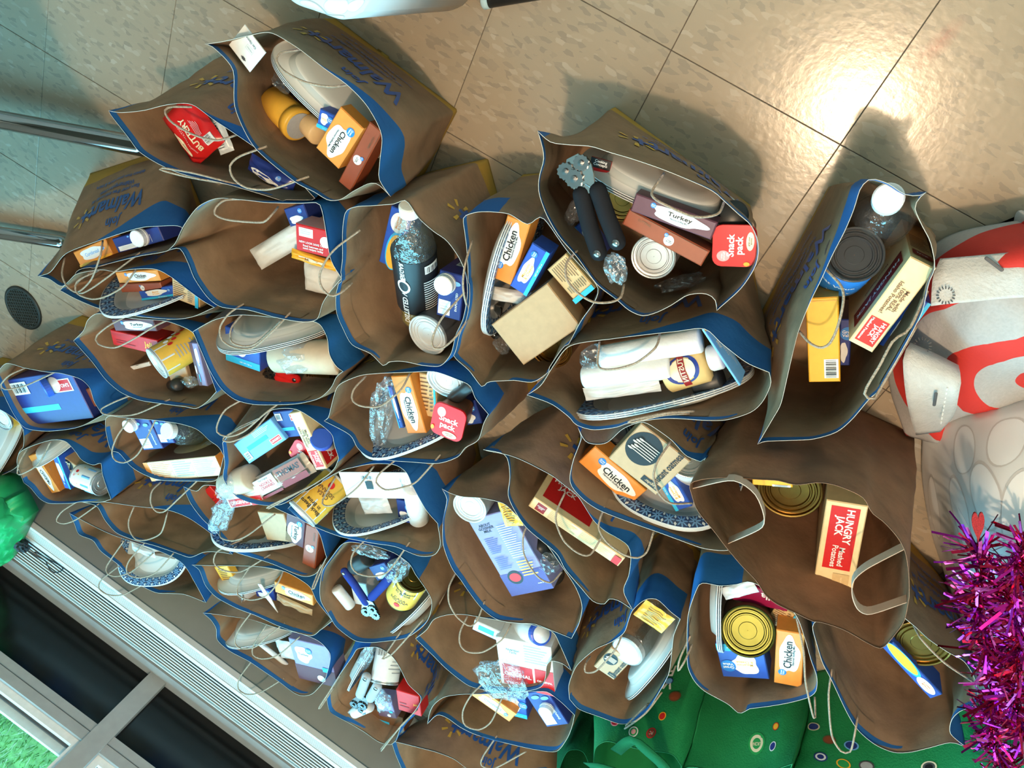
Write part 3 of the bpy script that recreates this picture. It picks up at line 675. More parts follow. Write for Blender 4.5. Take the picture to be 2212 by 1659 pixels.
PB('AA', .275, (1820, 1318), [(1870, 1308), (1940, 1328), (1974, 1352), (2007, 1382), (2047, 1408), (2084, 1429), (2108, 1472), (2108, 1520), (2074, 1536), (2056, 1556), (2054, 1586)], (2087, 1616),
   [(1780, 1330), (1755, 1350), (1763, 1388), (1776, 1432), (1793, 1465), (1827, 1536), (1853, 1576), (1890, 1606), (1930, 1623), (1967, 1624), (2007, 1616), (2054, 1606)],
   'brown paper bag beside the magenta tinsel with a gold can and macaroni box',
   [[(1797, 1445), (1790, 1505), (1797, 1589), (1817, 1623), (1837, 1623), (1847, 1582), (1853, 1546)], [(1974, 1352), (1994, 1385), (2041, 1432), (2101, 1472)]])
PB('AB', .258, (159, 736), [(180, 714), (188, 692), (207, 678), (241, 680), (300, 690), (360, 694), (412, 715), (432, 745), (447, 790)], (468, 846),
   [(197, 778), (227, 818), (261, 848), (301, 865), (351, 872), (401, 878), (425, 882), (448, 868)],
   'brown paper bag with a leaf-patterned can lying across it',
   [[(278, 681), (234, 704), (207, 728), (214, 744), (248, 751), (291, 731), (335, 704), (375, 686)], [(291, 851), (248, 868), (217, 885), (227, 895), (268, 898), (301, 892), (368, 862)]])
PB('AC', .282, (417, 716), [(440, 702), (470, 688), (520, 680), (600, 688), (660, 692), (690, 700), (707, 730), (712, 765), (726, 790)], (742, 802),
   [(434, 755), (454, 801), (477, 838), (507, 862), (547, 873), (594, 875), (644, 873), (688, 862), (715, 838), (727, 815)],
   'brown paper bag with a plastic-wrapped tan roll and a red tool under an upturned plate',
   [[(527, 674), (500, 708), (500, 738), (527, 748), (554, 741), (608, 691)], [(524, 863), (487, 885), (470, 915), (470, 935), (494, 943), (527, 932), (574, 892), (608, 867)]])
PB('AD', .250, (-12, 812), [(13, 785), (54, 795), (100, 803), (134, 806), (174, 818), (194, 838), (203, 868)], (222, 897),
   [(10, 855), (33, 900), (55, 925), (100, 932), (167, 924)],
   'brown paper bag with a big blue cookie box and a white blue-capped bottle',
   [[(54, 795), (20, 811), (2, 831), (10, 841), (50, 835), (117, 805)]])
PB('AE', .240, (-190, 870), [(-120, 850), (-40, 868), (10, 890), (40, 912)], (51, 930),
   [(-170, 960), (-100, 1010), (-30, 1032), (10, 1024), (40, 1004), (52, 961)],
   'brown paper bag half out of view next to the cookie box bag, white plates inside', [])
PB('AF', .250, (228, 930), [(227, 906), (236, 899), (261, 902), (335, 907), (385, 914), (425, 927), (452, 951), (472, 966)], (484, 985),
   [(234, 957), (241, 974), (257, 979), (284, 1008), (318, 1028), (351, 1038), (418, 1040), (468, 1037)],
   'brown paper bag with a cereal box side-on and two capped cartons',
   [[(281, 904), (254, 941), (242, 974), (248, 994), (271, 999), (301, 977), (336, 907)], [(348, 1041), (328, 1061), (326, 1088), (338, 1105), (355, 1105), (385, 1078), (431, 1034)]])
PB('AG', .246, (52, 1042), [(37, 1001), (43, 977), (67, 964), (110, 951), (140, 954), (161, 974), (177, 994), (201, 1004), (219, 1000), (222, 1022), (233, 1055)], (241, 1078),
   [(67, 1054), (87, 1078), (107, 1088), (151, 1088), (177, 1084), (217, 1085)],
   'brown paper bag beside the green tissue paper with a flower-label can',
   [[(110, 953), (84, 1001), (54, 1021), (38, 1024), (42, 1000), (60, 967)], [(171, 1081), (134, 1105), (122, 1125), (140, 1131), (167, 1121), (214, 1088)]])
PB('AH', .238, (178, 1084), [(234, 1085), (301, 1095), (361, 1101), (410, 1120), (468, 1162)], (502, 1198),
   [(209, 1094), (227, 1125), (251, 1151), (284, 1165), (330, 1178), (385, 1198), (411, 1205), (441, 1193), (470, 1193)],
   'brown paper bag with nothing showing inside, two cord handles flopped outwards',
   [[(291, 1091), (278, 1125), (281, 1148), (294, 1165), (318, 1166), (348, 1151), (361, 1111), (366, 1101)], [(314, 1171), (281, 1208), (273, 1228), (278, 1242), (301, 1248), (335, 1238), (375, 1195)]])
PB('AI', .226, (150, 1108), [(187, 1128), (251, 1158), (328, 1185), (390, 1215), (420, 1258)], (445, 1302),
   [(161, 1132), (171, 1155), (201, 1168), (217, 1192), (258, 1225), (284, 1255), (335, 1279), (368, 1282), (401, 1285)],
   'brown paper bag against the heater with a patterned plate and a dark box',
   [[(268, 1168), (231, 1222), (231, 1238), (251, 1245), (284, 1235), (331, 1195)], [(258, 1222), (217, 1255), (214, 1272), (234, 1285), (268, 1284), (318, 1258)]])
PB('AJ', .228, (845, 1600), [(902, 1613), (943, 1623), (980, 1639), (1010, 1662), (1090, 1700), (1160, 1720)], (1215, 1725),
   [(858, 1640), (900, 1715), (980, 1775), (1080, 1800), (1170, 1780)],
   'brown paper bag with one patterned plate, next to the green reusable sacks', [])
for q in sorted(QUEUE, key=lambda q: -q[1]):   # the ones that overlap their neighbours first
    make_bag(*q[:8], **q[8])
# ================================================================ GROCERIES: builders
BP = dict(A='the bag with the yellow seasoning jar', B='the bag with the red potato pouch', C='the bag by the chrome table feet', D='the bag with the black-labelled bottle',
  E='the wide half-empty bag', F='the bag by the floor grate', G='the bag with the blank tan sleeve', H='the bag with the loose can opener', I='the bag with the water bottle',
  J='the plain flat-handled bag', K='the bag with white paper rolls', L='the bag with the kraft oatmeal box', M='the bag with one long potato box', N='the bag with the lavender carton',
  O='the bag with pudding cup and clear wrap', P='the bag with the muffin sleeve', Q='the bag with the white hang card', R='the bag below the knotted bread bag', S='the bag with the white knife',
  T='the bag with the upright bean can', U='the bag with purple box by the heater', V='the bag crammed with grey handles', W='the bag with the waffle pack', X='the bag with the cornbread box',
  Y='the bag with the glass jar', Z='the bag with the olive-gold can', AA='the bag beside the tinsel', AB='the bag with the leaf-patterned can', AC='the bag with the wrapped tan roll',
  AD='the bag with the big cookie box', AE='the bag beside the cookie box bag', AF='the bag with the cereal box', AG='the bag by the green tissue', AI='the heater-side bag with dark box', AJ='the bag beside the green sacks')
CATG = {}
def itag(o, bag, phrase, cat, group=None):
    tag(o, phrase + (' in ' + BP[bag] if bag else ''), cat, group)
def frame3(TL, TR, BL, z):
    zs = z if isinstance(z, (tuple, list)) else (z, z, z)
    P0, P1, P2 = un(TL[0], TL[1], zs[0]), un(TR[0], TR[1], zs[1]), un(BL[0], BL[1], zs[2])
    ex = P1 - P0; w = ex.length; ex = ex / w
    ey = P2 - P0; ey = ey - ex * ey.dot(ex); h = ey.length; ey = ey / h
    n = ex.cross(ey)
    if n.dot(CAM - P0) < 0: n = -n
    return P0, ex, ey, n, w, h
def gvl(cx, cy, r, w, h): return [('E', cx, cy, r * h / w, r, 'gvblue'), ('T', 'Great\nValue', cx, cy, 1.5 * r * h / w, 1.1 * r, 'white')]
def bars(x0, y0, x1, y1, vert=True):
    o = [('R', x0, y0, x1, y1, 'white')]; k = 0.06
    while k < 0.92:
        t = 0.02 + 0.035 * ((int(k * 1000) * 7) % 3) / 2
        o.append(('R', x0 + (x1 - x0) * k, y0 + (y1 - y0) * .12, x0 + (x1 - x0) * (k + t), y0 + (y1 - y0) * .85, 'black') if vert else ('R', x0 + (x1 - x0) * .12, y0 + (y1 - y0) * k, x0 + (x1 - x0) * .85, y0 + (y1 - y0) * (k + t), 'black')); k += 0.085
    return o
def lines(x0, y0, x1, y1, n, col, t=0.35):
    o = []; s = (y1 - y0) / n
    for i in range(n): o.append(('R', x0, y0 + s * i, x0 + (x1 - x0) * (0.75 + 0.25 * ((i * 7) % 4) / 3), y0 + s * (i + t), col))
    return o
def st_stuff(word, body):
    return lambda w, h: (body, [('C', .57, .5, .33, .38, 'white')] + gvl(.24, .28, .15, w, h) + [('T', word, .58, .45, .50, .30, 'black'), ('T', 'Flavored Stuffing Mix', .58, .66, .42, .11, 'dgrey')])
ST = {
 'chicken': st_stuff('Chicken', 'orange'), 'turkey': st_stuff('Turkey', 'plum'),
 'rust': lambda w, h: ('rust', [('E', .55, .55, .30 * h / w, .30, 'white'), ('T', 'Fudge\nBrownie', .56, .58, .36 * h / w, .3, 'dgrey')] + gvl(.55 - .26 * h / w, .32, .12, w, h) + [('R', .03, .06, .97, .08, 'brown'), ('T', 'CUTTING', .22, .3, .2, .14, 'brown')]),
 'mac': lambda w, h: ('blue', [('R', 0, .80, 1, 1, 'cyan'), ('C', .45, .42, .28, .30, 'white'), ('T', 'Macaroni\n& Cheese', .45, .44, .36, .34, 'amber')] + gvl(.82, .36, .17, w, h) + [('T', 'NET WT 7.25 oz', .6, .9, .35, .08, 'white')]),
 'macpic': lambda w, h: ('blue', [('E', .3, .6, .34, .42, 'cyan'), ('E', .28, .6, .30, .36, 'amber'), ('E', .78, .5, .17, .36, 'white'), ('T', 'Macaroni\n& Cheese', .78, .5, .22, .3, 'orange')]),
 'hungry': lambda w, h: ('wood', [('R', .04, .16, .66, .86, 'red'), ('T', 'HUNGRY\nJACK', .23, .51, .34, .60, 'white'), ('T', 'Mashed\nPotatoes', .53, .52, .22, .50, 'white'), ('R', .70, .14, .96, .56, 'tan'), ('T', 'serving suggestion', .83, .34, .2, .08, 'wood')]),
 'hungryside': lambda w, h: ('wood', [('R', .66, .12, .95, .88, 'red'), ('T', 'HUNGRY\nJACK', .80, .40, .24, .50, 'white'), ('T', 'Mashed Potatoes', .80, .76, .26, .18, 'white'), ('T', 'Made with\n100% REAL\nIdaho Potatoes!', .42, .5, .36, .62, 'brown')]),
 'hungrylines': lambda w, h: ('wood', [('R', .06, .15, .16, .85, 'dred'), ('T', 'HUNGRY\nJACK', .11, .5, .08, .5, 'white')] + lines(.20, .12, .50, .9, 6, 'tan') + lines(.54, .12, .88, .9, 6, 'tan') + [('R', .91, .15, .985, .85, 'red')]),
 'bentons': lambda w, h: ('navy', [('R', .04, .62, .62, .74, 'cyan'), ('R', .62, .14, .93, .40, 'white'), ('R', .635, .16, .915, .38, 'red'), ('T', "BENTON'S", .775, .27, .24, .14, 'white')] + bars(.06, .08, .30, .34)),
 'lenders': lambda w, h: ('sky', [('R', .2, .40, .72, .58, 'cyan'), ('R', .70, .66, .96, .90, 'white'), ('R', .715, .68, .945, .88, 'red'), ('T', "LENDER'S", .83, .78, .2, .13, 'white')] + bars(.06, .55, .18, .9, False) + lines(.5, .08, .9, .3, 4, 'white', .3)),
 'oat': lambda w, h: ('kraft', [('E', .62, .32, .33 * h / w, .30, 'black'), ('R', .08, .62, .20, .98, 'black'), ('T', 'Regular', .14, .80, .26, .08, 'kraft', 90), ('T', 'instant oatmeal', .60, .82, .80, .22, 'black', 0, 1.5)] + [('R', .62 + .05 * (k - 2.5) * h / w, .13 + .03 * (k % 3), .635 + .05 * (k - 2.5) * h / w, .55, 'cream') for k in range(6)] + [('E', .628 + .05 * (k - 2.5) * h / w, .13 + .03 * (k % 3), .018, .045, 'cream') for k in range(6)]),
 'tantext': lambda w, h: ('tan', lines(.06, .08, .55, .9, 9, 'brown', .3) + lines(.60, .08, .82, .9, 9, 'brown', .3) + [('R', .88, 0, 1, 1, 'cyan')]),
 'orangebar': lambda w, h: ('amber', bars(.50, .72, .95, .95, False) + [('R', .02, .03, .98, .035, 'orange')]),
 'redbox': lambda w, h: ('red', [('R', .1, .1, .5, .42, 'white'), ('E', .86, .45, .16, .2, 'white'), ('T', 'NEW LOOK SAME TASTE', .5, .62, .8, .1, 'white'), ('T', 'Read between and\nsend recipes today', .5, .80, .8, .2, 'white')] + lines(.14, .15, .44, .36, 3, 'lgrey', .4)),
 'idahoan': lambda w, h: ('amber', [('R', .2, .35, .8, .65, 'cream'), ('T', 'Idahoan', .5, .5, .5, .22, 'brown')]),
 'jello': lambda w, h: ('red', [('T', 'Jello', .82, .5, .24, .5, 'amber')] + lines(.1, .55, .5, .85, 2, 'dred')),
 'milk': lambda w, h: ('navy', [('R', .06, .62, .55, .94, 'white'), ('T', 'EVAPORATED', .78, .6, .5, .09, 'white', 90)] + lines(.12, .68, .48, .88, 3, 'lgrey', .4) + [('E', .35, .14, .10 * h / w, .05, 'sky'), ('E', .72, .2, .10 * h / w, .05, 'sky')]),
 'gossner': lambda w, h: ('lav', [('R', 0, .72, 1, 1, 'violet'), ('T', 'ABOUT\nGOSSNER\nMILK', .30, .14, .36, .15, 'black'), ('E', .32, .78, .17, .085, 'black'), ('E', .32, .78, .13, .055, 'red'), ('T', 'made in usa', .84, .90, .2, .03, 'white')] + lines(.12, .26, .42, .46, 9, 'violet', .3) + lines(.12, .50, .42, .66, 7, 'violet', .3) + lines(.55, .14, .9, .55, 16, 'lgrey', .3) + lines(.58, .58, .92, .78, 6, 'yellow', .45)),
 'card': lambda w, h: ('white', [('R', .34, .10, .46, .2, 'dgrey'), ('R', .30, .13, .50, .17, 'dgrey'), ('R', .26, .50, .56, .505, 'grey'), ('R', .26, .66, .56, .665, 'grey'), ('R', .26, .50, .265, .66, 'grey'), ('R', .555, .50, .56, .66, 'grey'), ('T', 'mainstays', .41, .58, .24, .08, 'grey'), ('T', 'Can Opener', .52, .80, .60, .10, 'dgrey')]),
 'cardback': lambda w, h: ('white', bars(.30, .10, .50, .28) + [('R', .36, .32, .46, .62, 'black'), ('T', 'Can Opener', .88, .45, .5, .07, 'dgrey', 270), ('R', .93, .20, .935, .36, 'grey'), ('R', .97, .20, .975, .36, 'grey')] + lines(.60, .5, .80, .6, 4, 'lgrey', .3)),
 'redcard': lambda w, h: ('red', [('R', 0, 0, 1, .42, 'black'), ('T', 'Cooking\nConcepts', .5, .2, .7, .3, 'white'), ('T', 'CAN OPENER\nOUVRE-BOITE', .5, .70, .9, .42, 'white')]),
 'bluegv': lambda w, h: ('navy', [('C', .42, .7, .30, .22, 'white')] + gvl(.72, .30, .14, w, h)),
 'cereal': lambda w, h: ('cream', [('R', 0, 0, .06, 1, 'orange')] + lines(.09, .10, .36, .92, 9, 'orange', .25) + lines(.40, .10, .66, .92, 7, 'grey', .25) + lines(.70, .10, .97, .92, 9, 'grey', .25) + [('R', .385, .05, .388, .95, 'brown'), ('R', .68, .05, .683, .95, 'brown')]),
 'cornbread': lambda w, h: ('orange', [('C', .5, .45, .34, .34, 'white'), ('T', 'Cornbread', .5, .45, .42, .22, 'sky'), ('R', 0, .86, 1, 1, 'amber')] + gvl(.84, .4, .13, w, h)),
 'waffle': lambda w, h: ('white', [('R', .06, .52, .62, .95, 'red'), ('T', 'ORIGINAL', .34, .72, .5, .28, 'white'), ('R', .66, .5, 1, 1, 'red'), ('T', 'ORIGINAL', .83, .74, .28, .1, 'white')] + lines(.5, .06, .92, .42, 7, 'grey', .3) + [('T', 'Nutrition\nFacts', .30, .22, .24, .2, 'black')]),
 'darkcyan': lambda w, h: ('brown', [('R', .08, .55, .55, .85, 'cyan')]),
 'whitecyan': lambda w, h: ('lgrey', [('R', .2, .3, .8, .75, 'cyan')]),
 'purple': lambda w, h: ('lav', [('R', 0, .62, 1, 1, 'plum'), ('C', .3, .34, .20, .2, 'white'), ('T', 'Turkey', .3, .34, .26, .1, 'dgrey'), ('E', .62, .86, .1, .08, 'white')] + gvl(.46, .22, .07, w, h) + [('R', .72, .55, .9, .66, 'cyan')]),
 'blueorange': lambda w, h: ('sky', [('R', 0, 0, .05, 1, 'amber'), ('T', 'Milk', .35, .35, .3, .2, 'white'), ('T', 'GRAVY', .5, .55, .3, .1, 'white')] + lines(.35, .62, .8, .8, 4, 'white', .3)),
 'plain': lambda w, h: ('kraft', []), 'plaintan': lambda w, h: ('lgrey', []),
 'foil': lambda w, h: ('lgrey', bars(.2, .1, .8, .9, False)),
 'buttery': lambda w, h: ('red', [('R', 0, 0, 1, .1, 'dred'), ('E', .38, .20, .24, .05, 'cream'), ('T', 'honestpotato', .38, .20, .4, .05, 'brown'), ('T', 'mashed POTATOES', .40, .36, .55, .08, 'pink'), ('T', 'BUTTERY', .42, .52, .62, .16, 'cream'), ('R', .10, .70, .26, .92, 'white')] + lines(.30, .64, .62, .8, 5, 'pink', .35) + bars(.1, .7, .26, .92)),
 'snack': lambda w, h: ('red', [('E', .26, .26, .13, .15, 'pink'), ('T', 'treat\nyourself', .26, .26, .2, .15, 'white'), ('T', 'Snack\npack', .52, .54, .66, .42, 'white'), ('E', .62, .86, .22, .09, 'cream'), ('T', 'grab your\nspoons', .62, .86, .28, .1, 'brown'), ('E', .08, .8, .05, .07, 'amber')]),
 'berry': lambda w, h: ('berry', [('T', 'cella', .32, .62, .36, .4, 'white')]),
 'packet': lambda w, h: ('yellow', lines(.2, .12, .8, .85, 9, 'brown', .3)),
 'bean': lambda w, h: ('yellow', [('R', 0, 0, 1, .38, 'lgrey'), ('T', 'Black Beans\nin Brine', .5, .2, .26, .2, 'black'), ('T', 'CASA\nSOLANA', .5, .58, .2, .2, 'brown'), ('E', .5, .80, .03, .08, 'red')]),
}
PHR = dict(chicken='orange chicken stuffing box', turkey='plum turkey stuffing box', rust='rust-brown brownie mix box', mac='blue macaroni box with cyan stripe', macpic='blue box with macaroni picture', hungry='tan and red mashed potato box',
  hungryside='tan and red mashed potato box', hungrylines='long tan and red mashed potato box', bentons='dark blue cookie box with red badge', lenders='pale blue bagel box', oat='kraft oatmeal box with black circle', tantext='tan box printed with brown text',
  orangebar='amber box with a barcode', redbox='red and white carton', idahoan='amber potato envelope', jello='red gelatin dessert box', milk='navy milk carton with white cap', gossner='lavender milk carton', card='white hang card with slot', cardback='white hang card with barcode',
  redcard='red and black opener card', bluegv='navy pasta packet', cereal='cereal box showing its facts panel', cornbread='orange and white cornbread box', waffle='red and white waffle pack', darkcyan='dark brown box with cyan patch', whitecyan='white box with cyan patch',
  purple='lavender and plum stuffing box', blueorange='blue card with amber edge', plain='blank kraft brown box', plaintan='blank grey-tan packet', foil='silver foil packet with barcode', buttery='red buttery potato pouch', snack='red pudding cup', packet='yellow seasoning packet', bean='amber bean can')
def depth_ok(P, n, th, floor=0.012):
    m = min(p.z for p in P)
    if n.z > 0.05: th = min(th, max(0.01, (m - floor) / n.z))
    return th
def bx(bag, st, dz, TL, TR, BL, th=0.045, phrase=None, cat='box', name=None, sides=None, cap=None):
    zr = BAGS[bag].zr
    z = tuple(zr - d for d in dz) if isinstance(dz, tuple) else zr - dz
    P0, ex, ey, n, w, h = frame3(TL, TR, BL, z)
    c = [P0, P0 + ex * w, P0 + ex * w + ey * h, P0 + ey * h]; th = depth_ok(c, n, th)
    body, dl = ST[st](w, h)
    e = min(0.0016, th * 0.3)   # softened top edges
    top = [P0 + ex * a + ey * b for a, b in ((e, e), (w - e, e), (w - e, h - e), (e, h - e))]
    mid = [p - n * e for p in c]; bot = [p - n * th for p in c]
    vs = top + mid + bot; q = [(0, 1, 2, 3)] + [(i, 4 + i, 4 + (i + 1) % 4, (i + 1) % 4) for i in range(4)] + [(4 + i, 8 + i, 8 + (i + 1) % 4, 4 + (i + 1) % 4) for i in range(4)] + [(8, 11, 10, 9)]
    if ex.cross(ey).dot(n) < 0: q = [f[::-1] for f in q]
    o = obj(name or {'card': 'hang_card', 'cardback': 'hang_card', 'redcard': 'backing_card', 'milk': 'milk_carton', 'gossner': 'milk_carton', 'hungry': 'potato_box', 'hungryside': 'potato_box', 'hungrylines': 'potato_box'}.get(st, 'grocery_box'), vs, q, card(body), None, bot[0].lerp(bot[2], .5))
    decals(o, dl, w, h, lambda x, y, off: P0 + ex * x + ey * y + n * off)
    for s, sdl in (sides or {}).items():
        if s == 't': f = lambda x, y, off: P0 + ex * x - n * (th - y) - ey * off
        elif s == 'b': f = lambda x, y, off: P0 + ey * h + ex * x - n * y + ey * off
        elif s == 'l': f = lambda x, y, off: P0 + ey * (h - x) - n * y - ex * off
        else: f = lambda x, y, off: P0 + ex * w + ey * x - n * y + ex * off
        if s in 'tb': decals(o, sdl, w, th, f)
        else: decals(o, sdl, h, th, f)
    if cap:
        cc = P0 + ex * w * cap[0] + ey * h * cap[1]; r = cap[2]
        MB().lathe(cc, n, [(r * 1.05, 0), (r * 1.05, .004), (r, .005), (r, .014), (r * .9, .0155), (.001, .0155)], 20).build('cap', ink('white'), o)
    itag(o, bag, phrase or PHR[st], cat)
    return o
def pouch(bag, st, dz, TL, TR, BL, fat=0.02, phrase=None, cat='pouch', name='food_pouch', m=None, crum=0.004, parent=None):
    zr = BAGS[bag].zr if bag else 0
    z = tuple(zr - d for d in dz) if isinstance(dz, tuple) else zr - dz
    P0, ex, ey, n, w, h = frame3(TL, TR, BL, z)
    N_ = 14
    body, dl = ST[st](w, h) if st else ('white', [])
    sd = Vector((TL[0] * .01, TL[1] * .02, 0))
    def sf(u, v, side):
        u = max(0.0, min(1.0, u)); v = max(0.0, min(1.0, v))
        b = (max(0, 1 - (2 * u - 1) ** 4) * max(0, 1 - (2 * v - 1) ** 4)) ** 0.75
        k = noise.noise(Vector((u * 5, v * 5, 0)) + sd) * crum * (0.4 + b)
        return P0 + ex * (w * u) + ey * (h * v) + n * ((fat * 0.5 * b) * (1 if side else -1) + k - fat * .5)
    vs = []; fs = []
    for side in (1, 0):
        k0 = len(vs)
        for i in range(N_ + 1):
            for j in range(N_ + 1): vs.append(sf(j / N_, i / N_, side))
        for i in range(N_):
            for j in range(N_):
                q = (k0 + i * (N_ + 1) + j, k0 + i * (N_ + 1) + j + 1, k0 + (i + 1) * (N_ + 1) + j + 1, k0 + (i + 1) * (N_ + 1) + j)
                fs.append(q if (side == 1) == (ex.cross(ey).dot(n) > 0) else q[::-1])
    o = obj(name, vs, fs, m or mat('film_' + body, PAL[body], 0.25, 0, 0.05, 60), parent, None if parent else sf(.5, .5, 0), None, True)
    if dl: decals(o, dl, w, h, lambda x, y, off: sf(x / w, y / h, 1) + n * (off + 0.0004))
    if parent is None: itag(o, bag, phrase or PHR.get(st, 'white packet'), cat)
    return o
TIN = mat('tin_silver', (0.65, 0.65, 0.65), 0.26, 0.75, 0.05, 40)
TING = mat('tin_gold', (0.26, 0.15, 0.04), 0.28, 1.0, 0.10, 40)
TINO = mat('tin_olive', (0.040, 0.044, 0.012), 0.3, 1.0, 0.10, 40)
TIND = mat('grey_plastic_lid', (0.045, 0.045, 0.048), 0.38, 0.0, 0.05, 40)
TINC = mat('tin_cool', (0.64, 0.65, 0.65), 0.3, 0.25, 0.04, 40)
def can(bag, top, bot, r=0.037, L=0.11, lid=None, lab='lgrey', dl=(), phrase='silver can', face=None, name='food_can', z0=None):
    zr = BAGS[bag].zr if bag else 0
    A = un(top[0], top[1], zr - top[2]); Bt = un(bot[0], bot[1], zr - bot[2]) if bot else A - Vector((0, 0, L))
    ax = (A - Bt).normalized()
    lid = lid or TIN
    base = A - ax * L
    if base.z < 0.012 and ax.z > 0.1: L = min(L, (A.z - 0.012) / ax.z); base = A - ax * L
    o = MB().lathe(base, ax, [(r * .9, .003), (r * .97, 0), (r * 1.015, .0015), (r * .99, .004), (r * .985, L - .004)], 40, cap=False).build(name, lid, None, base, True)
    MB().lathe(base, ax, [(r * .985, L - .005), (r * 1.025, L - .003), (r * 1.025, L - .0005), (r * 1.0, L), (r * .95, L - .0005), (r * .925, L - .005), (r * .86, L - .0052), (r * .83, L - .0025), (r * .79, L - .0025), (r * .76, L - .005), (r * .70, L - .005), (r * .67, L - .0028), (r * .63, L - .0028), (r * .60, L - .005), (r * .35, L - .005), (r * .33, L - .0044), (.0005, L - .0044)], 40, cap=False).build('lid', lid, o)
    MB().lathe(base, ax, [(r * 1.0, .006), (r * 1.0, L * .35), (r * 1.0, L * .7), (r * 1.0, L - .007)], 40, cap=False).build('paper_label', card(lab), o, smooth=True)
    v = CAM - (base + ax * L / 2); v = (v - ax * v.dot(ax)).normalized()
    if face: v = (Matrix.Rotation(math.radians(face), 4, ax) @ v)
    s = ax.cross(v)
    def mp(x, y, off):
        a = (x - .5 * 2 * math.pi * r) / r
        return base + ax * (L - .007 - y) + (v * math.cos(a) + s * math.sin(a)) * (r * 1.003 + off)
    if dl: decals(o, list(dl), 2 * math.pi * r, L - .013, mp)
    itag(o, bag, phrase, 'can')
    return o
# ---- plates with a printed rim
def plate_material():
    m = D.materials.new('patterned_plate_rim'); m.use_nodes = True; N, L = nt(m); b = N['Principled BSDF']; b.inputs['Roughness'].default_value = 0.35
    def att(n_):
        a = N.new('ShaderNodeAttribute'); a.attribute_name = n_; return a.outputs['Fac']
    def mth(op, a, b_=None, c=None):
        n_ = N.new('ShaderNodeMath'); n_.operation = op
        for k, x in enumerate((a, b_, c)):
            if x is None: continue
            if isinstance(x, (int, float)): n_.inputs[k].default_value = x
            else: L.new(x, n_.inputs[k])
        return n_.outputs[0]
    u, v = att('pu'), att('pv')
    x = mth('SUBTRACT', mth('FRACT', u), .5); y = mth('SUBTRACT', v, .5)
    r = mth('SQRT', mth('ADD', mth('MULTIPLY', x, x), mth('MULTIPLY', y, y))); th = mth('ARCTAN2', y, x)
    pet = mth('MULTIPLY_ADD', mth('COSINE', mth('MULTIPLY', th, 8)), .17, .30)
    fl = mth('MULTIPLY', mth('LESS_THAN', r, pet), mth('GREATER_THAN', r, .07))
    x2 = mth('SUBTRACT', mth('FRACT', mth('ADD', u, .5)), .5)
    y2 = mth('SUBTRACT', mth('ABSOLUTE', y), .27)
    tri = mth('LESS_THAN', mth('ADD', mth('MULTIPLY', mth('ABSOLUTE', x2), 1.3), mth('MULTIPLY', mth('ABSOLUTE', y2), 1.0)), .15)
    edge = mth('GREATER_THAN', v, .93)
    c1 = N.new('ShaderNodeMix'); c1.data_type = 'RGBA'; c1.inputs[6].default_value = (0.012, 0.035, 0.105, 1); c1.inputs[7].default_value = (0.17, 0.34, 0.55, 1); L.new(fl, c1.inputs[0])
    c2 = N.new('ShaderNodeMix'); c2.data_type = 'RGBA'; c2.inputs[7].default_value = (0.75, 0.75, 0.70, 1); L.new(c1.outputs[2], c2.inputs[6]); L.new(tri, c2.inputs[0])
    c3 = N.new('ShaderNodeMix'); c3.data_type = 'RGBA'; c3.inputs[7].default_value = (0.62, 0.72, 0.78, 1); L.new(c2.outputs[2], c3.inputs[6]); L.new(edge, c3.inputs[0])
    L.new(c3.outputs[2], b.inputs['Base Color']); return m
PRIM = plate_material()
PWHITE = mat('plate_white', (0.72, 0.71, 0.68), 0.4, 0, 0.02, 20)
PINNER = mat('plate_inner', (0.50, 0.52, 0.50), 0.38, 0, 0.02, 20)
PRINGS = [(0.001, 0, 0), (.4, 0, 0), (.62, 0, 0), (.70, .002, 0), (.745, .010, 0), (.77, .0125, 1), (.83, .0145, 1), (.90, .0162, 1), (.96, .0172, 1), (1.0, .0168, 1)]
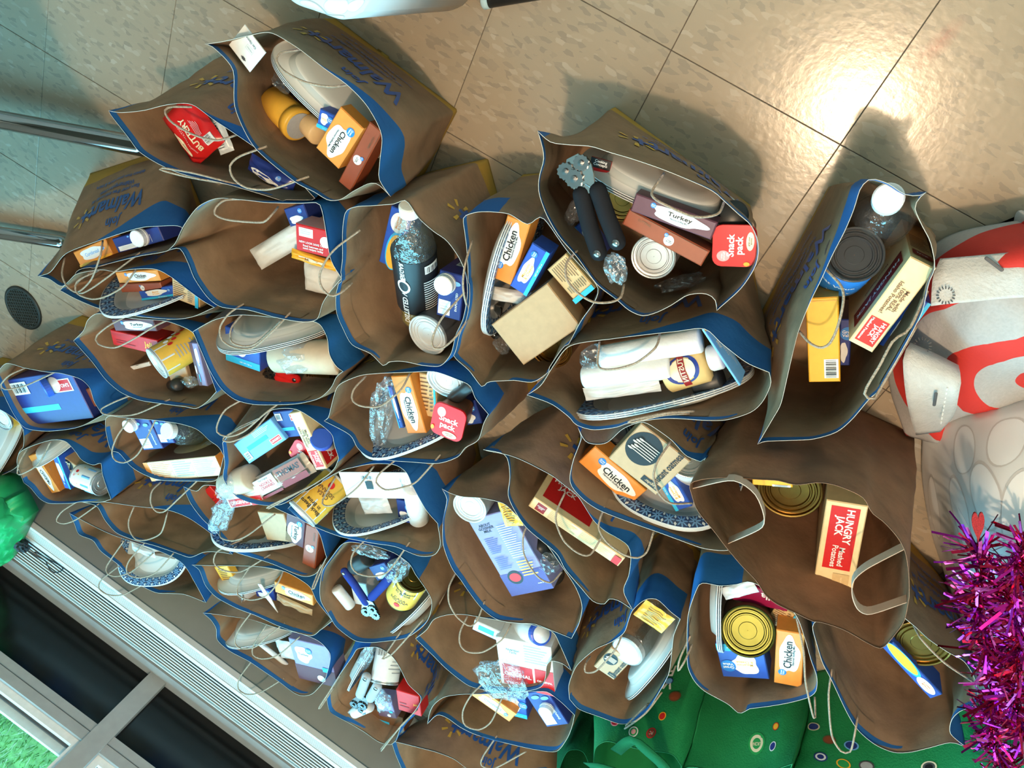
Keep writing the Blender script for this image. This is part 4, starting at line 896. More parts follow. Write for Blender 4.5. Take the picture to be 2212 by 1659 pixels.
def plates(bag, T, Bt, maj, a, up, n=3, b=None, phrase='patterned oval plate', tilt=0):
    zr = BAGS[bag].zr
    PT = un(T[0], T[1], zr - T[2]); PB_ = un(Bt[0], Bt[1], zr - Bt[2]) if Bt else PT - Vector((0, 0, 2 * b))
    yv = (PT - PB_); b = b or yv.length / 2; yv.normalize(); C = PT - yv * b
    xv = un(T[0] + maj[0], T[1] + maj[1], PT.z) - PT; xv = (xv - yv * xv.dot(yv)).normalized()
    nn = xv.cross(yv)
    if nn.dot(CAM - C) < 0: nn = -nn
    if tilt: nn = (Matrix.Rotation(math.radians(tilt), 4, yv) @ nn); xv = (Matrix.Rotation(math.radians(tilt), 4, yv) @ xv)
    if not up: nn = -nn
    K = 72
    lowest = None
    for s in range(n):
        off = -nn * (0.0034 * s)
        if not up: off = off + nn * 0
        vs = []; fs = []; mi = []; pu = []; pv = []
        for side in (0, 1):
            for (rho, zz, rm) in PRINGS:
                for k in range(K):
                    t = 2 * math.pi * k / K; c, sn = math.cos(t), math.sin(t)
                    e = (abs(c) ** 2.6 + abs(sn) ** 2.6) ** (-1 / 2.6)
                    vs.append(C + xv * (a * rho * e * c) + yv * (b * rho * e * sn) + nn * (zz - (0.0014 if side else 0)) + off)
                    pu.append(k / K * 30); pv.append(max(0, (rho - .74) / .26))
        R_ = len(PRINGS)
        flip = xv.cross(yv).dot(nn) < 0
        for side in (0, 1):
            for i in range(R_ - 1):
                for k in range(K):
                    q = tuple(side * R_ * K + x for x in (i * K + k, i * K + (k + 1) % K, (i + 1) * K + (k + 1) % K, (i + 1) * K + k))
                    fs.append(q[::-1] if (side == 0) ^ flip else q); mi.append((1 if PRINGS[i][2] else (2 if PRINGS[i][0] > .6 else 0)) if side == 0 else (2 if .69 < PRINGS[i][0] < .75 else 0))
        for k in range(K):
            fs.append(((R_ - 1) * K + k, (R_ - 1) * K + (k + 1) % K, (2 * R_ - 1) * K + (k + 1) % K, (2 * R_ - 1) * K + k)); mi.append(0)
        o = obj('oval_plate', vs, fs, [PWHITE, PRIM, PINNER], None, C + off, mi, True)
        at = o.data.attributes.new('pu', 'FLOAT', 'POINT'); at.data.foreach_set('value', pu)
        at = o.data.attributes.new('pv', 'FLOAT', 'POINT'); at.data.foreach_set('value', pv)
        itag(o, bag, phrase if n == 1 else ('outermost', 'second', 'third')[s] + ' ' + phrase, 'plate', 'oval plates stacked in ' + BP[bag])
    return C
def tubeitem(bag, A, Bp, r, m, phrase, cat='roll', name='paper_roll', prof=None, parent=None, cap=None):
    zr = BAGS[bag].zr
    a = un(A[0], A[1], zr - A[2]); b = un(Bp[0], Bp[1], zr - Bp[2]); ax = (b - a); L = ax.length
    p = prof or [(r * .9, 0), (r, .003), (r, L - .003), (r * .9, L)]
    p = [(q[0], q[1] * (L if prof else 1)) + tuple(q[2:]) for q in p]
    o = MB().lathe(a, ax, p, 28).build(name, m, None, a, True)
    itag(o, bag, phrase, cat)
    return o, a, ax.normalized(), L
def wrap(bag, c, rx, ry, ang, dz, phrase='crumpled clear plastic wrap', hgt=0.02, m=None, name='plastic_wrap', seed=1, rough=0.35):
    zr = BAGS[bag].zr; C = un(c[0], c[1], zr - dz)
    d = un(c[0] + math.cos(math.radians(ang)) * rx, c[1] + math.sin(math.radians(ang)) * rx, zr - dz) - C
    e = un(c[0] - math.sin(math.radians(ang)) * ry, c[1] + math.cos(math.radians(ang)) * ry, zr - dz) - C
    bm = bmesh.new(); bmesh.ops.create_icosphere(bm, subdivisions=3, radius=1)
    vs = []
    for v in bm.verts:
        p = v.co; k = 1 + rough * noise.noise(p * 2.3 + Vector((seed * 3.3, c[0] * .1, 0))) + rough * .6 * noise.noise(p * 6 + Vector((c[1] * .1, seed, 0)))
        vs.append(C + (d * p.x + e * p.y + Vector((0, 0, hgt)) * p.z) * k)
    bm.verts.index_update(); fs = [tuple(v.index for v in f.verts) for f in bm.faces]; bm.free()
    o = obj(name, vs, fs, m or clearplastic(), None, C - Vector((0, 0, hgt)))
    itag(o, bag, phrase, 'plastic wrap'); return o
def capsule(mb, pts, r, mi=0, n=12, flat=1.0):
    pts = [Vector(p) for p in pts]; a, b = pts[0], pts[-1]
    d = (pts[1] - a).normalized(); e = (b - pts[-2]).normalized()
    P = [a - d * r * .95, a - d * r * .7, a - d * r * .35] + pts + [b + e * r * .35, b + e * r * .7, b + e * r * .95]
    Rr = [r * .3, r * .72, r * .94] + [r] * len(pts) + [r * .94, r * .72, r * .3]
    mb.tube(P, Rr, n, mi, flat)
def opener(bag, head, h1, h2, dz, hcol, phrase, r=0.009, gear=True):
    zr = BAGS[bag].zr; Z = zr - dz
    RUB = mat('rubber_' + hcol, PAL[hcol], 0.7, spec=0.06); ST_ = mat('steel', (0.30, 0.30, 0.30), 0.18, 1.0)
    H = un(head[0], head[1], Z); p1 = [un(q[0], q[1], Z + .004) for q in h1]; p2 = [un(q[0], q[1], Z + .004) for q in h2]
    mid = (p1[0] + p2[0]) / 2; ax = (H - mid).normalized(); sd = Vector((-ax.y, ax.x, 0)); L = (H - mid).length
    mb = MB()
    prof = [(-.002, .012), (.2, .016), (.45, .021), (.7, .024), (.88, .022), (1.0, .014), (1.12, .010)]
    top = []; bot = []
    for t, hw in prof:
        top += [mid + ax * L * t + sd * hw + WZ * .004, mid + ax * L * t - sd * hw * .8 + WZ * .004]
    for p in top: bot.append(p - WZ * .005)
    k = len(prof); fs = []
    for i in range(k - 1):
        fs.append((2 * i, 2 * i + 1, 2 * i + 3, 2 * i + 2)); fs.append((2 * k + 2 * i, 2 * k + 2 * i + 2, 2 * k + 2 * i + 3, 2 * k + 2 * i + 1))
        fs.append((2 * i, 2 * i + 2, 2 * k + 2 * i + 2, 2 * k + 2 * i)); fs.append((2 * i + 1, 2 * k + 2 * i + 1, 2 * k + 2 * i + 3, 2 * i + 3))
    mb.add(top + bot, fs)
    o = mb.build('can_opener', ST_, None, H)
    for p in (p1, p2):
        m_ = MB(); capsule(m_, p, r, 0, 14, .8); ho = m_.build('handle', RUB, o, smooth=True)
        e = p[-1]; MB().lathe(e + WZ * r * .72, WZ, [(r * .45, 0), (r * .45, .0012), (.0005, .0014)], 14).build('rivet', ST_, ho, smooth=True)
        m_ = MB(); m_.tube([p[0], p[0].lerp(mid + ax * L * .3, .9)], .0045, 8); m_.build('shank', ST_, o)
    if gear:
        for t, q, rr in ((.55, .010, .0135), (.86, -.008, .0115), (.84, .017, .0125)):
            g = []
            for kk in range(3): pass
            c = mid + ax * L * t + sd * q + WZ * .004
            mb = MB(); n_ = 24; pts = []
            for zz in (0, .004):
                for kk in range(n_):
                    a = 2 * math.pi * kk / n_; ra = rr * (1 if kk % 2 else .86); pts.append(c + Vector((math.cos(a) * ra, math.sin(a) * ra, zz)))
            mb.add(pts, [tuple(range(n_))[::-1], tuple(range(n_, 2 * n_))] + [(kk, (kk + 1) % n_, n_ + (kk + 1) % n_, n_ + kk) for kk in range(n_)])
            mb.lathe(c + WZ * .004, WZ, [(rr * .35, 0), (rr * .35, .003), (.0005, .0035)], 12)
            mb.build('gear_wheel', mat('dark_steel', (0.16, 0.16, 0.165), 0.2, 1.0), o)
    itag(o, bag, phrase, 'can opener'); return o
def cup(bag, dz, TL, TR, BL, phrase='red pudding cup'):
    zr = BAGS[bag].zr; P0, ex, ey, n, w, h = frame3(TL, TR, BL, zr - dz)
    def ring(s, d, k=.22):
        m = []
        for cx, cy, a0 in ((k, k, 180), (1 - k, k, 270), (1 - k, 1 - k, 0), (k, 1 - k, 90)):
            for i in range(5):
                a = math.radians(a0 + i * 22.5); x = cx + k * math.cos(a); y = cy + k * math.sin(a)
                m.append(P0 + ex * w * (.5 + (x - .5) * s) + ey * h * (.5 + (y - .5) * s) - n * d)
        return m
    rs = [ring(.9, 0), ring(.985, 0), ring(1, .001), ring(1, .004), ring(.9, .005), ring(.72, .055)]
    vs = [p for r_ in rs for p in r_]; K = 20; fs = [tuple(range(K))]
    for i in range(len(rs) - 1):
        for k in range(K): fs.append((i * K + k, (i + 1) * K + k, (i + 1) * K + (k + 1) % K, i * K + (k + 1) % K))
    fs.append(tuple((len(rs) - 1) * K + k for k in range(K))[::-1])
    mi = [0] + [0] * (3 * K) + [1] * (2 * K) + [1]
    o = obj('pudding_cup', vs, fs, [mat('foil_lid_red', (0.62, 0.012, 0.015), 0.28), mat('cup_plastic', (0.30, 0.10, 0.05), 0.35)], None, P0 - n * .055, mi)
    decals(o, ST['snack'](w, h)[1], w, h, lambda x, y, off: P0 + ex * x + ey * y + n * off)
    itag(o, bag, phrase, 'pudding cup'); return o
# ================================================================ GROCERIES: what lies in each bag (photo pixels + depth below the rim)
WHITEP = mat('white_paper', (0.72, 0.70, 0.66), 0.6, 0, 0.04, 30, 0.5, 60)
YELJ = mat('yellow_jar', (0.72, 0.40, 0.05), 0.35)
# --- A
plates('A', (690, 236, .055), (778, 172, .165), (62, 68), .122, False, 3, phrase='upturned white plate')
bx('A', 'card', .03, (539, 156), (494, 97), (599, 147), .002, cat='card')
o, a, ax, L = tubeitem('A', (590, 217, .13), (646, 272, .10), .028, [YELJ], 'yellow spice jar lying on its side', 'jar', 'spice_jar', prof=[(.02, 0), (.027, .03), (.027, .72), (.022, .78), (.029, .80), (.029, .97), (.026, 1.0)])
MB().lathe(a + ax * (L + .0003), ax, [(.0235, 0), (.0235, .001), (.001, .001)], 24).build('lid_face', ink('grey'), o)
tubeitem('A', (668, 268, .115), (690, 291, .10), .020, [mat('clear_amber', (0.75, 0.50, 0.25), 0.2)], 'small amber cap beside the spice jar', 'cap', 'jar_cap')
bx('A', 'mac', .042, (691, 234), (722, 249), (672, 268), .03, phrase='blue macaroni box end')
bx('A', 'chicken', .028, (785, 278), (730, 365), (721, 254), .03)
bx('A', 'rust', .035, (826, 286), (757, 414), (789, 280), .035)
wrap('A', (612, 180), 26, 12, 40, .10, 'clear wrapper behind the plates')
# --- B
pouch('B', 'buttery', .05, (411, 365), (338, 258), (502, 351), .03)
pouch('B', 'foil', .07, (440, 262), (470, 250), (490, 330), .012, 'silver foil packet with barcode')
pouch('B', 'bluegv', .05, (535, 332), (632, 392), (520, 365), .022, cat='packet')
# --- C
bx('C', 'cornbread', .035, (157, 545), (226, 516), (201, 567), .04, phrase='orange and white box')
bx('C', 'milk', .035, (241, 516), (340, 488), (262, 545), .06, cap=(.62, .40, .017), cat='carton')
# --- F
bx('F', 'chicken', .035, (248, 588), (338, 582), (256, 612), .04)
bx('F', 'rust', .05, (256, 613), (345, 610), (260, 632), .05)
bx('F', 'mac', .05, (298, 628), (376, 616), (302, 650), .04)
bx('F', 'tantext', .045, (371, 598), (430, 620), (384, 648), .06, phrase='tan oatmeal box with dark print')
plates('F', (342, 678, .012), (352, 596, .13), (100, 4), .122, True, 2, b=.105)
# --- E
pouch('E', None, .10, (528, 545), (640, 476), (560, 585), .03, 'white plastic packet of napkins', 'packet', 'napkin_packet', WHITEP)
pouch('E', None, .09, (650, 570), (735, 590), (665, 632), .02, 'small white plastic packet under the carton', 'packet', 'napkin_packet', WHITEP)
bx('E', 'redbox', .06, (638, 482), (714, 500), (632, 538), .05, sides={'t': [('R', 0, 0, 1, 1, 'pink')]}, cat='carton')
pouch('E', 'idahoan', .075, (626, 538), (722, 568), (616, 556), .012, cat='packet')
bx('E', 'bluegv', .10, (612, 452), (655, 440), (628, 490), .05, phrase='blue and tan box behind the carton')
# --- D
GLS = clearplastic('bottle_plastic', (0.93, 0.95, 0.94), 0.14, 0.06, 0.03)
o, a, ax, L = tubeitem('D', (909, 690, .12), (884, 448, .02), .036, [GLS], 'clear vinegar bottle with black label', 'bottle', 'vinegar_bottle', prof=[(.020, 0), (.033, .01), (.036, .05), (.033, .12), (.0375, .2), (.0375, .68), (.034, .76), (.026, .86), (.016, .93), (.014, .95)])
MB().lathe(a, ax, [(.019, .004), (.031, .006), (.034, .014), (.0315, L * .12), (.035, L * .19), (.001, L * .19)], 24).build('vinegar', mat('vinegar_liquid', (0.75, 0.55, 0.12), 0.1, 0, 0.03, 20, **{'Transmission Weight': 0.6}), o, smooth=True)
MB().lathe(a, ax, [(.0382, L * .20), (.0382, L * .67)], 36, cap=False).build('paper_label', card('black'), o, smooth=True)
v_ = CAM - (a + ax * L / 2); v_ = (v_ - ax * v_.dot(ax)).normalized(); s_ = ax.cross(v_)
decals(o, [('T', 'DISTILLED WHITE', .40, .28, .9, .10, 'white', 270), ('T', 'VINEGAR', .40, .80, .4, .12, 'white', 270), ('E', .40, .55, .05, .12, 'white'), ('E', .40, .55, .035, .085, 'black')] + bars(.56, .78, .68, .92) + lines(.54, .08, .68, .70, 14, 'lgrey', .35), 2 * math.pi * .0385, L * .47, lambda x, y, off: a + ax * (L * .20 + y) + (v_ * math.cos((x - math.pi * .0385) / .0385) + s_ * math.sin((x - math.pi * .0385) / .0385)) * (.0385 + off))
MB().lathe(a + ax * L * .95, ax, [(.0165, 0), (.0165, .016), (.014, .018), (.001, .018)], 22).build('cap', ink('white'), o)
bx('D', 'macpic', .10, (818, 565), (845, 444), (862, 585), .05)
bx('D', 'rust', .17, (818, 596), (893, 686), (838, 585), .05)
bx('D', 'milk', .055, (950, 583), (1003, 597), (935, 678), .07, cap=(.32, .24, .017), cat='carton', sides={'t': bars(.3, .2, .9, .5)})
can('D', (922, 725, .05), (985, 672, .14), .037, .105, TINC, 'dgrey', phrase='pale blue-ended can')
# --- G
plates('G', (1040, 612, .012), None, (-30, 140), .122, True, 3, b=.115, phrase='patterned plate standing on edge', tilt=0)
bx('G', 'chicken', .045, (1058, 597), (1096, 464), (1106, 614), .045)
bx('G', 'mac', .035, (1101, 617), (1150, 524), (1139, 637), .045)
pouch('G', None, .06, (1058, 622), (1165, 640), (1052, 650), .02, 'white cutlery in clear wrap', 'packet', 'cutlery_packet', WHITEP)
wrap('G', (1150, 655), 26, 10, 15, .05, 'clear wrap end over the tan sleeve')
bx('G', 'plain', .028, (1061, 702), (1182, 612), (1135, 786), .05, phrase='blank tan cardboard sleeve')
bx('G', 'tantext', .04, (1222, 548), (1286, 622), (1190, 592), .045)
can('G', (1190, 752, .10), None, .036, .10, TING, 'brown', phrase='gold can half under the sleeve')
wrap('G', (1085, 745), 20, 9, 50, .07, 'crinkled wrap below the sleeve')
opener('G', (1062, 662), [(1075, 690), (1085, 720)], [(1062, 692), (1070, 722)], .11, 'black', 'black opener handles under the sleeve', .009, False)
# --- H
plates('H', (1398, 428, .03), (1462, 350, .15), (110, 44), .122, False, 3, phrase='upturned white plate')
opener('H', (1243, 345), [(1256, 420), (1274, 490), (1293, 545)], [(1292, 412), (1312, 470), (1333, 522)], .008, 'black', 'black-handled steel can opener in clear bag', .0125)
wrap('H', (1330, 580), 22, 34, -18, .015, 'clear plastic end of the opener bag', .012)
bx('H', 'redcard', .06, (1278, 338), (1322, 350), (1290, 392), .003, cat='card')
can('H', (1343, 430, .12), None, .034, .10, TING, 'brown', phrase='gold can below the opener card')
bx('H', 'turkey', .012, (1374, 418), (1550, 481), (1352, 452), .03)
bx('H', 'rust', .022, (1360, 451), (1533, 543), (1335, 480), .035)
can('H', (1411, 556, .09), None, .033, .10, TIN, 'grey', phrase='ringed silver can')
cup('H', .035, (1537, 575), (1540, 485), (1632, 568))
tubeitem('H', (1583, 466, .14), (1583, 466, .05), .021, [mat('black_cap', (0.02, 0.02, 0.02), 0.4)], 'black shaker cap behind the pudding cup', 'shaker', 'pepper_shaker')
bx('H', 'mac', .12, (1256, 478), (1310, 545), (1238, 492), .04)
wrap('H', (1470, 610), 50, 14, -12, .13, 'brown-tinted clear wrap at the bag wall')
wrap('H', (1238, 460), 14, 26, 10, .10, 'clear wrap beside the opener handles')
# --- I
o, a, ax, L = tubeitem('I', (1888, 500, .27), (1919, 428, .015), .038, [GLS], 'clear ribbed water bottle with white cap', 'bottle', 'water_bottle', prof=[(.03, 0), (.042, .02), (.042, .30), (.039, .33), (.042, .36), (.039, .42), (.042, .46), (.040, .52), (.043, .56), (.041, .64), (.043, .68), (.038, .78), (.028, .86), (.017, .92), (.016, .94)])
MB().lathe(a + ax * L * .94, ax, [(.0185, 0), (.0185, .018), (.0165, .020), (.001, .020)], 26).build('cap', ink('white'), o)
can('I', (1847, 549, .045), (1806, 600, .16), .036, .10, TIND, 'gvblue', [('T', 'Great Value', .5, .45, .28, .22, 'white'), ('R', 0, .78, 1, .82, 'white')], phrase='blue can with dark grey lid')
bx('I', 'hungryside', .03, (2022, 581), (1884, 762), (1965, 557), .19, sides={'b': [('R', .10, .10, .90, .34, 'dred'), ('T', 'HUNGRY JACK', .5, .22, .72, .18, 'white'), ('T', 'Mashed Potatoes', .5, .42, .4, .06, 'dred')], 'l': lines(.1, .3, .9, .6, 8, 'brown', .3) + [('R', .1, .1, .9, .2, 'dred'), ('T', 'JACK', .5, .15, .5, .08, 'white')]})
bx('I', 'orangebar', .06, (1740, 645), (1811, 641), (1752, 826), .07, sides={'l': [('R', 0, .02, 1, 1, 'brown')]})
bx('I', 'mac', .14, (1900, 745), (1975, 640), (1925, 775), .10)
bx('I', 'bluegv', .19, (1815, 690), (1840, 690), (1822, 790), .09, phrase='cyan-sided box beside the amber box')
# --- J
can('J', (1706, 1062, .155), None, .050, .13, TING, 'brown', phrase='large gold can')
bx('J', 'hungry', .10, (1876, 1094), (1836, 1306), (1788, 1066), .2, phrase='tan and red mashed potato box standing')
bx('J', 'orangebar', .06, (1625, 1030), (1712, 1036), (1628, 1048), .12, phrase='amber box edge')
bx('J', 'bluegv', .26, (1700, 1105), (1740, 1110), (1712, 1160), .05, phrase='dark blue packet deep down')
# --- K
tubeitem('K', (1298, 772, .05), (1515, 735, .05), .019, [WHITEP], 'longer white paper roll', 'roll')
tubeitem('K', (1262, 815, .045), (1450, 792, .045), .019, [WHITEP], 'shorter white paper roll', 'roll')
wrap('K', (1285, 770), 30, 22, -10, .045, 'clear wrap round the paper rolls', .024)
pouch('K', 'plaintan', .035, (1256, 842), (1420, 820), (1258, 870), .012, 'grey paper packet with turkey print', 'packet', 'paper_packet')
o, a, ax, L = tubeitem('K', (1440, 810, .06), (1532, 782, .06), .029, [mat('jar_yellow_label', (0.72, 0.50, 0.20), 0.35)], 'yellow spice jar with round logo', 'jar', 'spice_jar', prof=[(.026, 0), (.029, .04), (.029, .92), (.022, 1.0)])
v_ = CAM - a; v_ = (v_ - ax * v_.dot(ax)).normalized(); s2 = ax.cross(v_)
decals(o, [('E', .5, .5, .13, .38, 'navy'), ('E', .5, .5, .10, .29, 'cream'), ('R', .34, .42, .66, .58, 'dred'), ('T', 'TUSTIN', .5, .5, .22, .12, 'cream')], .18, L, lambda x, y, off, a=a, ax=ax, v_=v_, s2=s2: a + ax * y + (v_ * math.cos((x - .09) / .029) + s2 * math.sin((x - .09) / .029)) * (.0293 + off))
tubeitem('K', (1532, 775, .05), (1560, 768, .05), .020, [mat('pale_cap', (0.72, 0.62, 0.55), 0.4)], 'pale cap beside the yellow jar', 'cap', 'jar_cap')
tubeitem('K', (1500, 832, .07), (1560, 815, .07), .022, [mat('black_cap')], 'black capped shaker', 'shaker', 'pepper_shaker')
bx('K', 'blueorange', (.01, .03, .05), (1520, 711), (1600, 832), (1570, 740), .003, phrase='blue gravy card with amber edge', cat='card')
plates('K', (1440, 894, .012), (1425, 815, .20), (150, -20), .150, True, 3, b=.105)
# --- L
bx('L', 'oat', .02, (1314, 990), (1385, 914), (1415, 1071), .035)
bx('L', 'chicken', .05, (1285, 964), (1396, 1060), (1256, 1004), .045)
bx('L', 'mac', .055, (1495, 1094), (1448, 1014), (1462, 1108), .045)
bx('L', 'bluegv', .09, (1440, 1010), (1490, 1010), (1450, 1050), .05, phrase='navy box behind the macaroni box')
can('L', (1488, 985, .07), (1470, 1020, .14), .036, .10, TIN, 'white', phrase='silver-rimmed can')
can('L', (1325, 936, .10), None, .034, .10, TIND, 'brown', phrase='dark can behind the oatmeal')
plates('L', (1412, 1138, .02), (1470, 1018, .15), (150, 38), .112, True, 3, b=.12)
# --- M
bx('M', 'hungrylines', .03, (1154, 1074), (1350, 1206), (1137, 1091), .14, sides={'t': [('R', .06, .12, .58, .88, 'red'), ('T', 'HUNGRY\nJACK', .26, .5, .34, .66, 'white'), ('E', .75, .4, .18, .4, 'cream')]})
# --- N
bx('N', 'gossner', .035, (1010, 1124), (1100, 1100), (1101, 1289), .07, cat='carton')
can('N', (1014, 1097, .022), None, .034, .10, TINC, 'grey', phrase='pale-topped can behind the carton')
pouch('N', 'packet', .015, (1073, 1088), (1112, 1086), (1078, 1140), .008, cat='packet')
pouch('N', 'plaintan', .07, (1120, 1145), (1160, 1150), (1165, 1245), .02, 'grey printed packet beside the carton', 'packet')
tubeitem('N', (1195, 1245, .12), (1165, 1175, .06), .026, [mat('black_cap')], 'black bottle beside the packet', 'bottle', 'sauce_bottle', prof=[(.02, 0), (.026, .05), (.026, .6), (.014, .85), (.012, 1.0)])
wrap('N', (1185, 1215), 24, 16, 30, .05, 'clear wrap over the black bottle')
# --- O
bx('O', 'chicken', .04, (885, 811), (921, 936), (846, 822), .045)
bx('O', 'mac', .045, (846, 835), (872, 925), (838, 840), .05)
bx('O', 'tantext', .06, (905, 806), (940, 812), (925, 900), .05, phrase='tan oatmeal box')
can('O', (962, 826, .045), (985, 790, .09), .036, .10, TINC, 'white', phrase='pale blue-topped can')
tubeitem('O', (974, 866, .06), (1024, 826, .03), .012, [mat('black_cap')], 'black tool handle beside the pudding cup', 'tool', 'tool_handle', prof=[(.007, 0), (.012, .08), (.013, .3), (.011, .6), (.013, .92), (.007, 1.0)])
cup('O', .018, (940, 864), (1010, 893), (915, 926))
wrap('O', (826, 890), 20, 75, 4, .035, 'tall crumple of clear plastic wrap', .03, seed=3)
bx('O', 'bluegv', .08, (985, 870), (1025, 865), (1000, 920), .04, phrase='teal box behind the pudding cup')
plates('O', (905, 982, .012), (915, 830, .19), (130, -20), .135, True, 2, b=.115)
# --- P
bx('P', 'lenders', .025, (504, 960), (583, 905), (538, 1002), .07)
bx('P', 'bentons', .035, (588, 890), (640, 884), (625, 945), .06)
bx('P', 'hungryside', .015, (648, 889), (706, 1013), (621, 887), .05, sides={'t': [('R', .6, .1, .95, .9, 'red'), ('T', 'JACK', .78, .5, .3, .5, 'white')]})
o, a, ax, L = tubeitem('P', (715, 1000, .16), (694, 946, .02), .03, [mat('milk_jug', (0.72, 0.72, 0.71), 0.35)], 'white milk bottle with blue cap', 'bottle', 'milk_bottle', prof=[(.028, 0), (.031, .05), (.031, .6), (.016, .9), (.016, .92)])
MB().lathe(a + ax * L * .92, ax, [(.0225, 0), (.0225, .013), (.020, .015), (.001, .015)], 24).build('cap', mat('blue_cap', (0.03, 0.09, 0.45), 0.3), o)
cup('P', .045, (640, 945), (690, 985), (625, 985), 'red pudding cup under the potato box')
M_SL = pouch('P', None, .02, (537, 1042), (645, 984), (562, 1084), .03, 'muffin sleeve with orange band', 'packet', 'muffin_sleeve', mat('muffin_film', (0.48, 0.42, 0.36), 0.25))
P0_, ex_, ey_, n_, w_, h_ = frame3((537, 1042), (645, 984), (562, 1084), BAGS['P'].zr - .02)
decals(M_SL, [('R', .48, .05, .97, .62, 'rust'), ('R', .48, .66, .97, .95, 'dred'), ('T', "THOMAS'", .72, .3, .42, .3, 'black'), ('R', .06, .08, .44, .80, 'lgrey'), ('T', 'The Original', .25, .18, .3, .12, 'brown'), ('T', 'NOOKS &\nCRANNIES', .26, .45, .34, .3, 'red'), ('R', .05, .86, .46, .98, 'dred')], w_, h_, lambda x, y, off: P0_ + ex_ * x + ey_ * y + n_ * (off + .0012))
wrap('P', (503, 1045), 32, 26, -30, .025, 'clear muffin wrapper', .03, seed=5)
tubeitem('P', (490, 1050, .03), (545, 1030, .03), .030, [mat('muffin', (0.52, 0.44, 0.33), 0.7)], 'pale muffins in the wrapper', 'muffin', 'english_muffin')
# --- R with the knotted bread bag lying over it
plates('R', (575, 1196, .02), (590, 1095, .17), (120, 35), .135, True, 3, b=.11)
wrap('R', (480, 1110), 22, 40, 20, -.012, 'knotted clear bread bag end', .02, seed=8)
bx('R', 'waffle', -.004, (478, 1062), (552, 1050), (487, 1100), .006, phrase='white printed card inside the bread bag', cat='card')
bx('R', 'plain', .04, (555, 1105), (612, 1110), (565, 1165), .05, phrase='crumpled grey-brown paper packet')
bx('R', 'turkey', .04, (660, 1122), (655, 1185), (618, 1120), .05, phrase='plum turkey box beside the patterned plate')
bx('R', 'rust', .03, (690, 1145), (680, 1230), (660, 1142), .06, phrase='mauve-brown brownie box')
bx('R', 'jello', .05, (440, 1060), (452, 1050), (462, 1100), .06)
# --- Q
can('Q', (651, 1112, -.012), (722, 1044, .065), .036, .105, TINC, 'yellow', ST['bean'](1, 1)[1], phrase='amber black bean can on its side')
bx('Q', 'cardback', .016, (731, 1020), (880, 1021), (720, 1074), .002, cat='card')
pouch('Q', 'plaintan', .05, (770, 1078), (830, 1075), (775, 1115), .014, 'clear-wrapped grey packet', 'packet')
bx('Q', 'bluegv', .06, (855, 1078), (890, 1085), (870, 1128), .05, phrase='violet-blue box')
tubeitem('Q', (905, 1120, .08), (893, 1050, .02), .022, [WHITEP], 'white rounded tub edge', 'tub', 'white_tub')
plates('Q', (838, 1153, .015), (835, 1050, .17), (120, 4), .118, True, 2, b=.105)
# --- S
plates('S', (560, 1262, .02), (575, 1190, .15), (110, 10), .118, False, 2, b=.10, phrase='upturned white plate')
can('S', (505, 1281, .03), (565, 1250, .11), .032, .10, TIN, 'lgrey', phrase='silver can by the knife')
bx('S', 'packet', .035, (462, 1225), (490, 1222), (490, 1268), .02, phrase='yellow and white box')
kn = MB(); k0, k1 = un(560, 1262, .222), un(600, 1324, .205); kd = (k1 - k0); ks = Vector((-kd.y, kd.x, 0)).normalized()
kn.add([k0 + ks * .005, k0 - ks * .005, k0.lerp(k1, .5) - ks * .007, k1, k0.lerp(k1, .5) + ks * .007] + [p - WZ * .002 for p in (k0 + ks * .005, k0 - ks * .005, k0.lerp(k1, .5) - ks * .007, k1, k0.lerp(k1, .5) + ks * .007)], [(0, 1, 2, 3, 4), (9, 8, 7, 6, 5)] + [(i, 5 + i, 5 + (i + 1) % 5, (i + 1) % 5) for i in range(5)])
itag(kn.build('plastic_knife', ink('white'), None, k0), None, 'white plastic knife poking down into the paper bag', 'knife')
bx('S', 'chicken', .03, (592, 1256), (675, 1286), (602, 1282), .04)
bx('S', 'bluegv', .05, (548, 1265), (590, 1275), (560, 1290), .04, phrase='blue box by the can')
pouch('S', 'plain', .045, (595, 1285), (672, 1320), (600, 1302), .012, 'brown wrapped packet', 'packet')
# --- T
can('T', (895, 1243, .03), (842, 1330, .075), .037, .105, TING, 'yellow', ST['bean'](1, 1)[1], phrase='upright amber black bean can')
plates('T', (880, 1358, .012), None, (70, -62), .10, True, 2, b=.09, phrase='patterned plate standing on edge')
opener('T', (800, 1325), [(790, 1300), (765, 1262), (745, 1235)], [(803, 1290), (830, 1262), (850, 1238)], .03, 'navy', 'can opener with blue and black handles', .010)
bx('T', 'plaintan', .06, (755, 1255), (790, 1262), (745, 1300), .05, phrase='grey box with round stamp')
tubeitem('T', (726, 1270, .04), (758, 1310, .05), .013, [WHITEP], 'white wrapped roll', 'roll')
tubeitem('T', (765, 1225, .035), (795, 1205, .03), .019, [mat('black_cap')], 'black and yellow spice jar', 'jar', 'spice_jar')
wrap('T', (860, 1230), 22, 30, 30, .01, 'clear plastic over the bean can', .02, seed=4)
wrap('T', (800, 1192), 40, 9, 15, .03, 'clear plastic at the bag edge', .012, seed=6)
bx('T', 'rust', .11, (755, 1325), (800, 1335), (775, 1370), .04)
bx('T', 'bluegv', .05, (795, 1225), (830, 1215), (800, 1260), .05, phrase='navy box with barcode')
